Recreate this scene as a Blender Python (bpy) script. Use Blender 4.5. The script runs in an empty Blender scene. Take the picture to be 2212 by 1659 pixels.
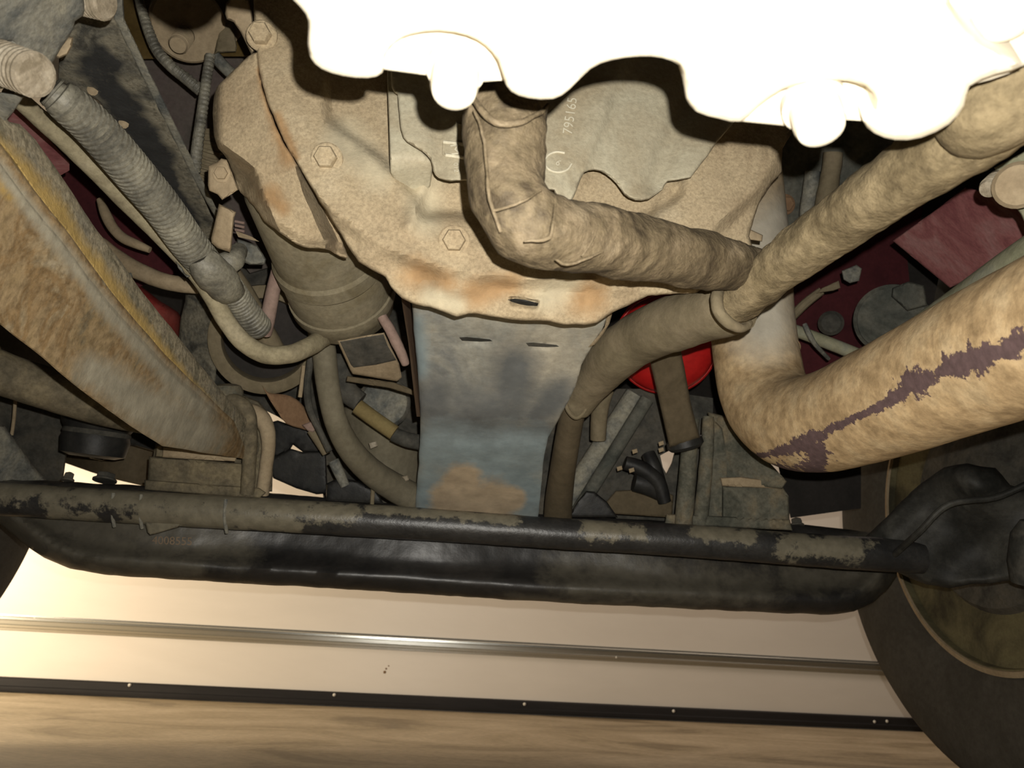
import bpy, math, random
import numpy as np
from mathutils import Vector, Matrix, noise
from mathutils.geometry import delaunay_2d_cdt
random.seed(4)
SC = bpy.context.scene
COL = SC.collection
# ------------------------------------------------------------------ camera
F, CX, CY = 1640.0, 1106.0, 829.5
CAMP = Vector((0, 0, 0.21))
def cam_axes(yaw, pitch, roll):
    y, p, r = map(math.radians, (yaw, pitch, roll))
    f = Vector((math.sin(y)*math.cos(p), math.cos(y)*math.cos(p), math.sin(p)))
    rt = Vector((math.cos(y), -math.sin(y), 0)); up = rt.cross(f)
    return rt*math.cos(r)+up*math.sin(r), up*math.cos(r)-rt*math.sin(r), f
RT, UP, FW = cam_axes(7.0, 19.5, 3.0)
cd = bpy.data.cameras.new('camera'); cam = bpy.data.objects.new('camera', cd); COL.objects.link(cam)
cd.sensor_width = 36; cd.lens = 36*F/2212; cd.clip_start = 0.01; cd.clip_end = 50
cam.matrix_world = Matrix(((RT.x, UP.x, -FW.x, CAMP.x), (RT.y, UP.y, -FW.y, CAMP.y), (RT.z, UP.z, -FW.z, CAMP.z), (0, 0, 0, 1)))
cd.dof.use_dof = True; cd.dof.focus_distance = 0.85; cd.dof.aperture_fstop = 10
SC.camera = cam
# ------------------------------------------------------------------ light
w = bpy.data.worlds.new('night garage'); SC.world = w; w.use_nodes = True
w.node_tree.nodes['Background'].inputs[0].default_value = (1.0, 0.86, 0.68, 1)
w.node_tree.nodes['Background'].inputs[1].default_value = 0.012
def area(name, loc, aim, size, power, col, shape='DISK', sy=None):
    l = bpy.data.lights.new(name, 'AREA'); l.shape = shape; l.size = size; l.energy = power; l.color = col
    if sy: l.size_y = sy
    o = bpy.data.objects.new(name, l); COL.objects.link(o); o.location = loc
    o.rotation_euler = (Vector(aim)-Vector(loc)).to_track_quat('-Z', 'Y').to_euler(); return o
fl = CAMP+RT*0.016+UP*0.024
area('phone_flash', fl, fl+FW+RT*-0.02, 0.006, 10.3, (1.0, 0.955, 0.87))
area('garage_lamp', (-2.35, 1.75, 0.62), (-1.3, 3.0, 0.4), 0.5, 62, (1.0, 0.83, 0.60))
area('wall_fill', (1.1, 2.2, 1.9), (0.9, 3.0, 0.2), 2.6, 14, (1.0, 0.82, 0.68), 'RECTANGLE', 0.2)  # unseen fill light added to brighten the right of the wall
vs = SC.view_settings
vs.view_transform = 'Standard'; vs.look = 'None'; vs.exposure = 0.0; vs.gamma = 1.0; vs.use_curve_mapping = False
SC.cycles.max_bounces = 4; SC.cycles.sample_clamp_indirect = 3
# ------------------------------------------------------------------ geometry helpers
def P(x, y, d): return CAMP + RT*((x-CX)/F*d) - UP*((y-CY)/F*d) + FW*d
def ray(x, y): return RT*((x-CX)/F) - UP*((y-CY)/F) + FW
def dY(x, y, Y): return Y/ray(x, y).y                       # depth at which the ray meets the upright plane y = Y
def dZ(x, y, Z): return (Z-CAMP.z)/ray(x, y).z
def proj(p):
    q = Vector(p)-CAMP; d = q.dot(FW)
    return CX+F*q.dot(RT)/d, CY-F*q.dot(UP)/d
_rt, _up, _fw, _c = (np.array(v) for v in (RT, UP, FW, CAMP))
def PN(x, y, d):
    x = np.asarray(x, float); y = np.asarray(y, float); d = np.broadcast_to(np.asarray(d, float), x.shape)
    return _c + np.outer((x-CX)/F*d, _rt) - np.outer((y-CY)/F*d, _up) + np.outer(d, _fw)
def plane(a, b, c):                                          # true plane through three points: 1/d is linear in the picture
    A = np.array([[q[0], q[1], 1] for q in (a, b, c)]); k = np.linalg.solve(A, [1/q[2] for q in (a, b, c)])
    return lambda x, y: 1/(k[0]*np.asarray(x, float)+k[1]*np.asarray(y, float)+k[2])
def upright(Y): return lambda x, y: Y/(_rt[1]*(np.asarray(x, float)-CX)/F - _up[1]*(np.asarray(y, float)-CY)/F + _fw[1])
def segdist(x, y, poly, closed=False):
    p = np.array([q[:2] for q in poly], float); n = len(p) if closed else len(p)-1
    best = np.full(np.shape(x), 1e9)
    for i in range(n):
        a = p[i]; b = p[(i+1) % len(p)]; ab = b-a; L = max(ab.dot(ab), 1e-9)
        t = np.clip(((x-a[0])*ab[0]+(y-a[1])*ab[1])/L, 0, 1)
        best = np.minimum(best, np.hypot(x-a[0]-t*ab[0], y-a[1]-t*ab[1]))
    return best
def inside(x, y, poly):
    r = np.zeros(np.shape(x), bool); n = len(poly)
    for i in range(n):
        x1, y1 = poly[i][:2]; x2, y2 = poly[(i+1) % n][:2]
        if y1 == y2: continue
        r ^= ((y1 > y) != (y2 > y)) & (x < (x2-x1)*(y-y1)/(y2-y1)+x1)
    return r
def side_of(x, y, a, b): return ((b[0]-a[0])*(y-a[1])-(b[1]-a[1])*(x-a[0]))/math.hypot(b[0]-a[0], b[1]-a[1])
def sstep(t): t = np.clip(t, 0, 1); return t*t*(3-2*t)
def catmull(pts, n, closed=False):
    out = []; m = len(pts); rng = m if closed else m-1
    g = (lambda i: pts[i % m]) if closed else (lambda i: pts[min(max(i, 0), m-1)])
    for i in range(rng):
        p0, p1, p2, p3 = g(i-1), g(i), g(i+1), g(i+2)
        for k in range(n):
            t = k/n
            out.append(tuple(0.5*(2*b+(c-a)*t+(2*a-5*b+4*c-d)*t*t+(3*b-a-3*c+d)*t**3) for a, b, c, d in zip(p0, p1, p2, p3)))
    if not closed: out.append(tuple(pts[-1]))
    return out
class Geo:
    def __init__(s): s.v = []; s.f = []; s.a = {}; s.uv = None
    def add(s, v, f):
        o = len(s.v); s.v += [tuple(q) for q in v]; s.f += [tuple(i+o for i in q) for q in f]
    def px(s): return np.array([proj(q) for q in s.v])
    def rough(s, amp, sc, seed=0.0):
        nv = []
        for q in s.v:
            k = Vector(q)*sc+Vector((seed, seed*1.7, seed*.3)); n = noise.noise_vector(k)+0.5*noise.noise_vector(k*2.3)
            nv.append((q[0]+n.x*amp, q[1]+n.y*amp, q[2]+n.z*amp))
        s.v = nv; return s
    def paint(s, name, strokes):                              # strokes: lists of (x, y, half width): a mark on the surface
        q = s.px(); r = np.zeros(len(q))
        for st in strokes:
            if len(st) == 1: st = [st[0], st[0]]
            for a, b in zip(st[:-1], st[1:]):
                ab = np.array([b[0]-a[0], b[1]-a[1]], float); L = max(ab.dot(ab), 1e-6)
                t = np.clip(((q[:, 0]-a[0])*ab[0]+(q[:, 1]-a[1])*ab[1])/L, 0, 1)
                dd = np.hypot(q[:, 0]-a[0]-t*ab[0], q[:, 1]-a[1]-t*ab[1])/(a[2]+(b[2]-a[2])*t)
                r = np.maximum(r, np.clip((2.0-dd)/1.6, 0, 1))
        s.a[name] = r; return s
def relief(outline, dfn, thick=0.01, step=14, bevel=(0, 0), back=None, sm=0, extra=None):
    """A solid piece with the given outline and surface, thick metres deep along `back`."""
    if not callable(dfn): dc = dfn; dfn = lambda x, y: np.full(np.shape(x), dc)
    ol = catmull([q[:2] for q in outline], sm, True) if sm else [q[:2] for q in outline]
    dn = []
    for i, a in enumerate(ol):
        b = ol[(i+1) % len(ol)]; n = max(1, int(math.hypot(b[0]-a[0], b[1]-a[1])/step))
        dn += [(a[0]+(b[0]-a[0])*k/n, a[1]+(b[1]-a[1])*k/n) for k in range(n)]
    o = np.array(dn); g = np.meshgrid(np.arange(o[:, 0].min(), o[:, 0].max(), step), np.arange(o[:, 1].min(), o[:, 1].max(), step))
    gx, gy = g[0].ravel(), g[1].ravel()
    if bevel[0]:                                             # a ring of points so that the rounded edge has something to bend
        for fr in (0.14, 0.4, 0.7, 1.0):
            pa = np.roll(o, 1, 0); pb = np.roll(o, -1, 0); t = pb-pa; nn = np.stack([-t[:, 1], t[:, 0]], 1)/np.maximum(np.hypot(t[:, 0], t[:, 1]), 1e-6)[:, None]
            for sg in (1, -1):
                gx = np.concatenate([gx, o[:, 0]+nn[:, 0]*sg*bevel[0]*fr]); gy = np.concatenate([gy, o[:, 1]+nn[:, 1]*sg*bevel[0]*fr])
    if extra is not None: gx = np.concatenate([gx, [e[0] for e in extra]]); gy = np.concatenate([gy, [e[1] for e in extra]])
    k = inside(gx, gy, dn); gx, gy = gx[k], gy[k]
    k = segdist(gx, gy, dn, True) > min(step*0.3, (bevel[0] or 99)*0.25); gx, gy = gx[k], gy[k]
    vs_ = [Vector(q) for q in dn]+[Vector(q) for q in zip(gx, gy)]; n = len(dn)
    r = delaunay_2d_cdt(vs_, [(i, (i+1) % n) for i in range(n)], [], 1, 1e-4)
    V = np.array([tuple(q) for q in r[0]]); x, y = V[:, 0], V[:, 1]; d = np.array(dfn(x, y), float)
    if bevel[0]:
        e = segdist(x, y, dn, True); t = np.clip(1-e/bevel[0], 0, 1); d = d+bevel[1]*(1-np.sqrt(np.maximum(1-t*t, 0)))
    W = PN(x, y, d); c = W.mean(0); faces = [tuple(q) for q in r[2]]
    if back is None: back = Vector(c)-CAMP; back.normalize()
    off = np.array(Vector(back).normalized())*thick
    q = faces[len(faces)//2]; nrm = np.cross(W[q[1]]-W[q[0]], W[q[2]]-W[q[0]])
    if nrm.dot(_c-W[q[0]]) < 0: faces = [q[::-1] for q in faces]
    cnt = {}
    for q in faces:
        for i in range(len(q)): e = (q[i], q[(i+1) % len(q)]); cnt[e] = 1
    N = len(W); fs = list(faces)+[tuple(i+N for i in q[::-1]) for q in faces]
    fs += [(b, a, a+N, b+N) for (a, b) in cnt if (b, a) not in cnt]
    gq = Geo(); gq.add(np.concatenate([W, W+off]), fs); return gq
def frames(c):
    n = len(c); T = [(c[min(i+1, n-1)]-c[max(i-1, 0)]).normalized() for i in range(n)]
    u = T[0].cross(Vector((0.3, 0.2, 1))).normalized(); out = []
    for t in T:
        u = (u-t*u.dot(t)).normalized(); out.append((t, u, t.cross(u)))
    return out
def sweep(c, rad, seg=18, mod=None, flat=1.0, cap=True, round_end=0):
    """Tube through world points c with radius rad[i]; mod(s, angle) scales the radius."""
    fr = frames(c); g = Geo(); v = []; f = []; s = 0; S = []
    for i in range(len(c)):
        if i: s += (c[i]-c[i-1]).length
        S.append(s)
        for k in range(seg):
            a = 2*math.pi*k/seg; m = mod(s, a) if mod else 1
            v.append(c[i]+(fr[i][1]*math.cos(a)*flat+fr[i][2]*math.sin(a))*rad[i]*m)
    for i in range(len(c)-1):
        for k in range(seg):
            k2 = (k+1) % seg; f.append((i*seg+k, i*seg+k2, (i+1)*seg+k2, (i+1)*seg+k))
    if cap: f += [tuple(range(seg))[::-1], tuple((len(c)-1)*seg+k for k in range(seg))]
    g.add(v, f); g.S = S; return g
def tube(pts, n=8, seg=18, mod=None, flat=1.0, cap=True, lump=0, lsc=30, dome=False):
    """pts: (x, y, depth, width in pixels)."""
    q = [tuple(P(*p[:3]))+(p[3]/2*p[2]/F,) for p in pts]
    q = catmull(q, n) if n > 1 else q
    c = [Vector(k[:3]) for k in q]; r = [k[3] for k in q]
    if dome:
        t = (c[-1]-c[-2]).normalized(); e, R = c[-1], r[-1]
        for k in (0.35, 0.65, 0.88, 0.99): c.append(e+t*R*0.6*k); r.append(R*math.sqrt(1-k*k*0.985))
    g = sweep(c, r, seg, mod, flat, cap)
    if lump: g.rough(lump, lsc)
    return g
def lathe(c, axis, prof, seg=28, a0=0.0, caps=True):
    """prof: (radius, height along axis); closed at both ends."""
    ax = Vector(axis).normalized(); u = ax.cross(Vector((0.21, 0.13, 0.97))).normalized(); w_ = ax.cross(u); c = Vector(c)
    g = Geo(); v = []; f = []
    for r, h in prof:
        for k in range(seg):
            a = a0+2*math.pi*k/seg; v.append(c+ax*h+(u*math.cos(a)+w_*math.sin(a))*max(r, 1e-5))
    for i in range(len(prof)-1):
        for k in range(seg):
            k2 = (k+1) % seg; f.append((i*seg+k, i*seg+k2, (i+1)*seg+k2, (i+1)*seg+k))
    if caps: f += [tuple(range(seg))[::-1], tuple((len(prof)-1)*seg+k for k in range(seg))]
    else: f += [((len(prof)-1)*seg+k, (len(prof)-1)*seg+(k+1) % seg, (k+1) % seg, k) for k in range(seg)]
    g.add(v, f); return g
def box(x0, x1, y0, y1, z0, z1):
    g = Geo(); v = [(x, y, z) for x in (x0, x1) for y in (y0, y1) for z in (z0, z1)]
    g.add(v, [(0, 1, 3, 2), (4, 6, 7, 5), (0, 4, 5, 1), (2, 3, 7, 6), (0, 2, 6, 4), (1, 5, 7, 3)]); return g
def letters(txt, x, y, size, ang, dfn, h, sx=1.0):
    cu = bpy.data.curves.new('t', 'FONT'); cu.body = txt; cu.size = size; cu.extrude = 0.5; cu.resolution_u = 3; cu.align_x = 'CENTER'; cu.align_y = 'CENTER'
    o = bpy.data.objects.new('t', cu); COL.objects.link(o); bpy.context.view_layer.update()
    me = o.evaluated_get(bpy.context.evaluated_depsgraph_get()).to_mesh()
    c, s = math.cos(ang), math.sin(ang); g = Geo(); v = []
    for q in me.vertices:
        a, b = q.co.x*sx, q.co.y; px, py = x+a*c-b*s, y-(a*s+b*c)
        v.append(P(px, py, float(dfn(np.array([px]), np.array([py]))[0])+(-h if q.co.z > 0 else 0.002)))
    g.add(v, [tuple(p.vertices) for p in me.polygons]); bpy.data.objects.remove(o); bpy.data.curves.remove(cu); return g
def hexbolt(c, axis, r, h, washer=1.35, dome=0.0):
    g = lathe(c, axis, [(r, 0), (r, h*0.85), (r*0.9, h), (r*0.3, h*(1+dome))], 6, 0.3)
    w_ = lathe(c, axis, [(r*washer, -0.001), (r*washer, h*0.16), (r*washer*0.9, h*0.26), (r*.6, h*.27)], 26); g.add(w_.v, w_.f); return g
def stud(c, axis, r, h, pitch=0.0025):
    prof = [(r, -0.004)]; z = 0.0
    while z < h-pitch: prof += [(r, z), (r, z+pitch*0.34), (r*0.83, z+pitch*0.56), (r*0.83, z+pitch*0.80)]; z += pitch
    prof += [(r*0.95, z), (r*0.8, h), (0, h)]
    return lathe(c, axis, prof, 22)
# ------------------------------------------------------------------ scene tree helpers
def mesh(name, g, mt, org, smooth=35):
    me = bpy.data.meshes.new(name)
    me.from_pydata([(q[0]-org[0], q[1]-org[1], q[2]-org[2]) for q in g.v], [], g.f)
    for k, val in g.a.items():
        at = me.attributes.new(k, 'FLOAT', 'POINT'); at.data.foreach_set('value', np.asarray(val, np.float32))
    me.materials.append(mt)
    if smooth: me.polygons.foreach_set('use_smooth', [True]*len(me.polygons)); me.set_sharp_from_angle(angle=math.radians(smooth))
    o = bpy.data.objects.new(name, me); COL.objects.link(o); return o
def base_of(g):
    a = np.array(g.v); lo, hi = a.min(0), a.max(0); return Vector(((lo[0]+hi[0])/2, (lo[1]+hi[1])/2, lo[2]))
class Thing:
    def __init__(s, name, label, cat, group=None):
        s.e = bpy.data.objects.new(name, None); COL.objects.link(s.e); s.e['label'] = label; s.e['category'] = cat; s.o = None
        s.e.empty_display_size = 0.03
        if group: s.e['group'] = group
    def part(s, name, g, mt, label=None, parent=None, smooth=35):
        if s.o is None: s.o = base_of(g); s.e.location = s.o
        o = mesh(name, g, mt, s.o, smooth); o.parent = parent or s.e
        if label: o['label'] = label
        return o
def single(name, g, mt, label, cat, group=None, smooth=35):
    b = base_of(g); o = mesh(name, g, mt, b, smooth); o.location = b; o['label'] = label; o['category'] = cat
    if group: o['group'] = group
    return o
def setting(name, g, mt, smooth=0):
    b = base_of(g); o = mesh(name, g, mt, b, smooth); o.location = b; o['kind'] = 'structure'; return o
# ------------------------------------------------------------------ materials
def mat(name, cols, sc=12, rough=0.85, bump=0.3, bsc=90, metal=0.0, spec=0.25, stretch=(1, 1, 1), detail=7, mid=(0.36, 0.5, 0.64), speck=0.25, stain=None, coat=0.0, dist=0.6, brushed=None):
    m = bpy.data.materials.new(name); m.use_nodes = True; nt = m.node_tree; N = nt.nodes; L = nt.links
    b = N['Principled BSDF']; b.inputs['Roughness'].default_value = rough; b.inputs['Metallic'].default_value = metal
    b.inputs['Specular IOR Level'].default_value = spec; b.inputs['Coat Weight'].default_value = coat; b.inputs['Coat Roughness'].default_value = 0.25
    tc = N.new('ShaderNodeTexCoord'); mp = N.new('ShaderNodeMapping'); mp.inputs['Scale'].default_value = stretch; L.new(tc.outputs['Object'], mp.inputs['Vector'])
    def nz(scale, det, rg=0.62, ds=0.0):
        n = N.new('ShaderNodeTexNoise'); n.inputs['Scale'].default_value = scale; n.inputs['Detail'].default_value = det; n.inputs['Roughness'].default_value = rg; n.inputs['Distortion'].default_value = ds
        L.new(mp.outputs[0], n.inputs['Vector']); return n.outputs['Fac']
    def ramp(fac, stops):
        r = N.new('ShaderNodeValToRGB'); e = r.color_ramp.elements
        while len(e) < len(stops): e.new(0.5)
        for k, (p, c) in zip(e, stops): k.position = p; k.color = tuple(c)+(1,) if len(c) == 3 else c
        L.new(fac, r.inputs[0]); return r.outputs[0]
    cols = list(cols)
    pos = [mid[0]+(mid[2]-mid[0])*i/max(1, len(cols)-1) for i in range(len(cols))]
    c = ramp(nz(sc, detail, ds=dist), list(zip(pos, cols)))
    if speck:
        mx = N.new('ShaderNodeMix'); mx.data_type = 'RGBA'; mx.blend_type = 'MULTIPLY'; mx.inputs[0].default_value = speck
        L.new(c, mx.inputs[6]); L.new(ramp(nz(bsc*1.6, 5, 0.7), [(0.35, (0.35, 0.33, 0.3)), (0.62, (1.2, 1.2, 1.2))]), mx.inputs[7]); c = mx.outputs[2]
    if stain:
        for (attr, sc2, scol, noisesc, gain) in stain:
            at = N.new('ShaderNodeAttribute'); at.attribute_name = attr
            a0 = N.new('ShaderNodeMath'); a0.operation = 'SUBTRACT'; L.new(nz(noisesc, 9, 0.75), a0.inputs[0]); a0.inputs[1].default_value = 0.5
            a1 = N.new('ShaderNodeMath'); a1.operation = 'MULTIPLY_ADD'; L.new(a0.outputs[0], a1.inputs[0]); a1.inputs[1].default_value = gain; L.new(at.outputs['Fac'], a1.inputs[2])
            a2 = N.new('ShaderNodeMath'); a2.operation = 'MULTIPLY'; L.new(ramp(a1.outputs[0], [(0.5-sc2/2, (0, 0, 0)), (0.5+sc2/2, (1, 1, 1))]), a2.inputs[0])
            st = N.new('ShaderNodeMath'); st.operation = 'GREATER_THAN'; L.new(at.outputs['Fac'], st.inputs[0]); st.inputs[1].default_value = 0.001; L.new(st.outputs[0], a2.inputs[1])
            mx = N.new('ShaderNodeMix'); mx.data_type = 'RGBA'; L.new(a2.outputs[0], mx.inputs[0]); L.new(c, mx.inputs[6])
            L.new(ramp(nz(noisesc*1.5, 5), [(0.35, scol), (0.7, tuple(k*1.5 for k in scol))]), mx.inputs[7]); c = mx.outputs[2]
    L.new(c, b.inputs['Base Color'])
    if bump:
        bp = N.new('ShaderNodeBump'); bp.inputs['Strength'].default_value = bump; bp.inputs['Distance'].default_value = 0.004
        L.new(nz(bsc, 6, 0.65), bp.inputs['Height']); L.new(bp.outputs[0], b.inputs['Normal'])
    return m
M = {}
M['housing'] = mat('dust caked casting', [(.31, .24, .15), (.365, .29, .185), (.39, .312, .20), (.43, .355, .238)], 8, bump=0.3, bsc=190, speck=.42, stain=[('rust', .9, (.25, .16, .08), 22, 1.6), ('pale', 1.0, (.34, .295, .205), 20, 1.2)])
M['skirt'] = M['housing']
M['alu'] = mat('dusty aluminium casting', [(.33, .28, .19), (.38, .34, .245), (.42, .39, .29)], 10, rough=.6, bump=0.25, bsc=140, speck=.25)
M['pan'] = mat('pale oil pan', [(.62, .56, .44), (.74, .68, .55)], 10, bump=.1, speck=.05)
M['wrap'] = mat('mud caked wrap', [(.07, .052, .03), (.13, .10, .058), (.165, .127, .077), (.215, .17, .108)], 22, bump=.8, bsc=75, speck=.5, rough=.7, spec=.35)
M['wrap2'] = mat('mud caked hose', [(.12, .092, .05), (.185, .145, .082), (.24, .19, .112)], 20, bump=.8, bsc=70, speck=.5)
M['sleeve'] = mat('dusty hose sleeve', [(.14, .115, .07), (.19, .155, .10)], 14, bump=.35, bsc=60)
M['exhaust'] = mat('dust crusted exhaust', [(.35, .245, .13), (.48, .345, .19), (.53, .40, .235)], 26, bump=.3, bsc=55, speck=.45, dist=.1, stain=[('scrape', .06, (.085, .055, .055), 85, 3.4), ('clean', .9, (.34, .31, .25), 10, .8)])
M['spring'] = mat('rusty spring steel', [(.16, .13, .08), (.23, .165, .085), (.26, .19, .105), (.20, .13, .06), (.27, .21, .125), (.32, .27, .185)], 12, bump=.3, bsc=60, stretch=(.8, 1.3, 1), speck=.6, stain=[('ochre', .7, (.25, .17, .06), 30, 1.6), ('grey', .8, (.22, .2, .15), 26, 1.4)])
M['springside'] = mat('dusty spring flank', [(.16, .145, .10), (.30, .26, .18), (.22, .20, .15)], 24, bump=.5, bsc=120, speck=.7, stain=[('ochre', .7, (.31, .215, .075), 30, 1.6)])
M['rail'] = mat('blotched black frame', [(.055, .053, .045), (.12, .113, .09), (.175, .16, .12), (.215, .195, .145)], 18, bump=.4, bsc=110, speck=.65, mid=(.36, .5, .62), dist=1.0, stain=[('soot', .5, (.024, .024, .023), 22, 2.2)])
M['bracket'] = mat('grey cast bracket', [(.09, .095, .09), (.19, .185, .155), (.26, .245, .19)], 20, bump=.35, bsc=120, speck=.45)
M['thread'] = mat('worn thread steel', [(.17, .14, .095), (.26, .22, .16), (.34, .3, .23)], 40, rough=.6, bump=.4, bsc=200, speck=.3)
M['conduit'] = mat('grey split conduit', [(.10, .095, .078), (.175, .165, .13), (.25, .235, .18)], 22, rough=.5, spec=.4, bump=.3, bsc=140, speck=.5)
M['hose'] = mat('pale dusty hose', [(.20, .17, .11), (.27, .235, .15), (.31, .27, .18)], 14, bump=.3, bsc=110, speck=.35)
M['canister'] = mat('dusty grey canister', [(.15, .125, .075), (.19, .165, .11), (.22, .185, .12)], 13, bump=.25, bsc=90, speck=.3)
M['shield'] = mat('stained steel bracket plate', [(.20, .205, .195), (.30, .295, .255), (.36, .335, .27), (.42, .385, .305)], 7, rough=.6, bump=.15, bsc=60, speck=.3, stain=[('dark', 1.2, (.105, .11, .108), 10, 1.4), ('blue', 1.2, (.20, .245, .255), 14, 1.4), ('tan', .4, (.36, .285, .195), 16, 1.2)])
M['axle'] = mat('black axle paint', [(.016, .0155, .015), (.028, .026, .024)], 20, rough=.40, spec=.5, bump=.12, bsc=80, speck=.3, stain=[('dust', .8, (.062, .056, .043), 30, 2.6)])
M['rod'] = mat('blotched black rod', [(.02, .02, .02), (.035, .034, .032)], 26, rough=.36, spec=.5, bump=.2, bsc=120, speck=.4, stain=[('dust', .35, (.125, .112, .08), 42, 3.8)])
M['pad'] = mat('dirty axle pad', [(.085, .073, .048), (.14, .117, .076), (.20, .165, .10)], 18, bump=.35, bsc=90, speck=.45)
M['greenpad'] = mat('dusty green grey pad', [(.06, .062, .048), (.115, .11, .083), (.17, .14, .09)], 16, bump=.35, bsc=90, speck=.5)
M['maroon'] = mat('dusty maroon paint', [(.135, .042, .045), (.19, .072, .07), (.22, .11, .105)], 14, bump=.1, bsc=90, speck=.3, stretch=(1, 2.5, 1))
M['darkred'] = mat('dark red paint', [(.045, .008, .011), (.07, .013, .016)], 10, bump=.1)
M['red'] = mat('bright red paint', [(.36, .010, .010), (.50, .018, .016)], 9, rough=.3, spec=.5, bump=.03, speck=.2)
M['redcan'] = mat('dusty red casting', [(.13, .012, .01), (.20, .025, .02), (.22, .05, .04)], 12, rough=.6, bump=.1)
M['black'] = mat('black rubber', [(.012, .012, .012), (.03, .029, .026)], 18, rough=.5, bump=.15)
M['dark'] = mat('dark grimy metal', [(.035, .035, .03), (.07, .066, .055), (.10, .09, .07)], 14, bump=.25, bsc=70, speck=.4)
M['darkgreen'] = mat('dark engine casting', [(.05, .054, .046), (.09, .09, .075), (.13, .125, .1)], 14, bump=.25, bsc=70, speck=.4)
M['panel'] = mat('dark dusty panel', [(.07, .062, .052), (.11, .092, .08), (.10, .075, .07)], 8, bump=.12)
M['brownpanel'] = mat('brown plastic panel', [(.10, .066, .022), (.14, .095, .035)], 8, rough=.5, bump=.08)
M['tan'] = mat('tan dusted metal', [(.26, .20, .125), (.34, .27, .175)], 14, bump=.25, bsc=90)
M['radhose'] = mat('grey ribbed hose', [(.13, .115, .078), (.17, .15, .105)], 12, bump=.25, bsc=60)
M['olive'] = mat('olive tinted metal', [(.19, .19, .12), (.26, .25, .17), (.22, .23, .19)], 12, bump=.25)
M['brown'] = mat('brown strut paint', [(.08, .062, .036), (.115, .09, .055)], 10, bump=.2, bsc=60)
M['rustbrown'] = mat('rust brown plastic', [(.17, .10, .055), (.24, .15, .085)], 9, bump=.15)
M['pink'] = mat('pinkish dusted rod', [(.22, .15, .125), (.29, .21, .17)], 14, bump=.2)
M['tire'] = mat('tyre rubber', [(.045, .041, .033), (.065, .06, .05)], 10, rough=.8, bump=.2, bsc=60, speck=.3)
M['rim'] = mat('olive grimed wheel', [(.04, .035, .02), (.13, .115, .06)], 7, bump=.2, mid=(.4, .5, .6))
M['knuckle'] = mat('falloff darkened knuckle', [(.014, .014, .012), (.03, .029, .025), (.055, .053, .045)], 14, rough=.6, bump=.25, bsc=70, speck=.4)  # flash falloff at the lower right is put into this darker colour
M['wall'] = mat('white wall sheet', [(.66, .61, .54), (.72, .67, .60)], 1.2, rough=.38, bump=.02, bsc=6, speck=.03, spec=.4, stretch=(.4, 1, 1.5))
M['strip'] = mat('ribbed aluminium strip', [(.5, .5, .46), (.62, .62, .58)], 5, rough=.24, bump=.05, bsc=300, metal=.9, speck=.0, stretch=(.02, 1, 1))
M['base'] = mat('black base strip', [(.012, .011, .011), (.022, .02, .02)], 12, rough=.6, spec=.25, bump=.06, bsc=200, speck=.2, stretch=(.1, 1, 1))
M['screw'] = mat('bright screw', [(.6, .57, .5), (.7, .67, .6)], 30, rough=.5, bump=.0, speck=0)
M['floor'] = mat('trowelled concrete', [(.24, .185, .11), (.38, .30, .185), (.45, .36, .235), (.52, .425, .285)], 2.0, rough=.5, bump=.12, bsc=40, speck=.35, stretch=(1, 1.7, 1), dist=1.0)
M['stainbrown'] = mat('brown stain', [(.16, .09, .04), (.2, .12, .06)], 30, bump=0)
M['raised'] = mat('raised cast marks', [(.50, .46, .35), (.58, .54, .42)], 30, bump=.1)
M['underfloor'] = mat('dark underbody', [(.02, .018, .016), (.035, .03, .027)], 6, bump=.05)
# ================================================================== THE SETTING
WY = 3.0
setting('floor', box(-5, 5, -1.5, WY+0.1, -0.05, 0.0), M['floor'])
wf = setting('wall_front', box(-5, 5, WY+0.012, WY+0.08, 0.0, 2.6), M['wall'])
def child(name, g, mt, par, smooth=0):
    o = mesh(name, g, mt, par.location, smooth); o.parent = par; return o
child('panel', box(-5, 5, WY, WY+0.012, 0.004, 0.226), M['wall'], wf); child('panel', box(-5, 5, WY-0.004, WY+0.012, 0.228, 2.6), M['wall'], wf)
def profile_x(prof, x0, x1):                                  # prof: (y, z) outline run along x
    g = Geo(); n = len(prof); v = [(x, y, z) for x in (x0, x1) for y, z in prof]
    g.add(v, [(i, (i+1) % n, (i+1) % n+n, i+n) for i in range(n)]+[tuple(range(n))[::-1], tuple(range(n, 2*n))]); return g
z0 = 0.199
t1 = setting('trim_1', profile_x([(WY, z0), (WY-.006, z0+.001), (WY-.007, z0+.008), (WY-.012, z0+.010), (WY-.013, z0+.017), (WY-.009, z0+.021), (WY-.010, z0+.033), (WY-.015, z0+.036), (WY-.015, z0+.043), (WY-.010, z0+.047), (WY-.009, z0+.052), (WY, z0+.053)], -5, 5), M['strip'], 25)
t2 = setting('trim_2', profile_x([(WY, 0.003), (WY-.016, 0.003), (WY-.018, .008), (WY-.018, .019), (WY-.014, .022), (WY-.014, .044), (WY-.011, .048), (WY, .049)], -5, 5), M['base'], 25)
def rivet(px, py, par, yy, r=0.0055):
    p = ray(px, py); p = CAMP+p*(yy/p.y); return child('rivet', lathe(p, (0, -1, 0), [(r, -.001), (r, .0012), (r*.7, .0032), (r*.2, .004)], 12), M['screw'], par, 40)
for x, y in ((280, 1480), (722, 1501), (1133, 1521), (1455, 1536), (1889, 1559), (1916, 1558)): rivet(x, y, t2, WY-.0145)
for x, y, r in ((1331, 1420, .004), (725, 1371, .003), (75, 1336, .004)): rivet(x, y, t1, WY-.0105, r)
sp = ray(831, 1452); sp = CAMP+sp*(WY/sp.y)
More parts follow.
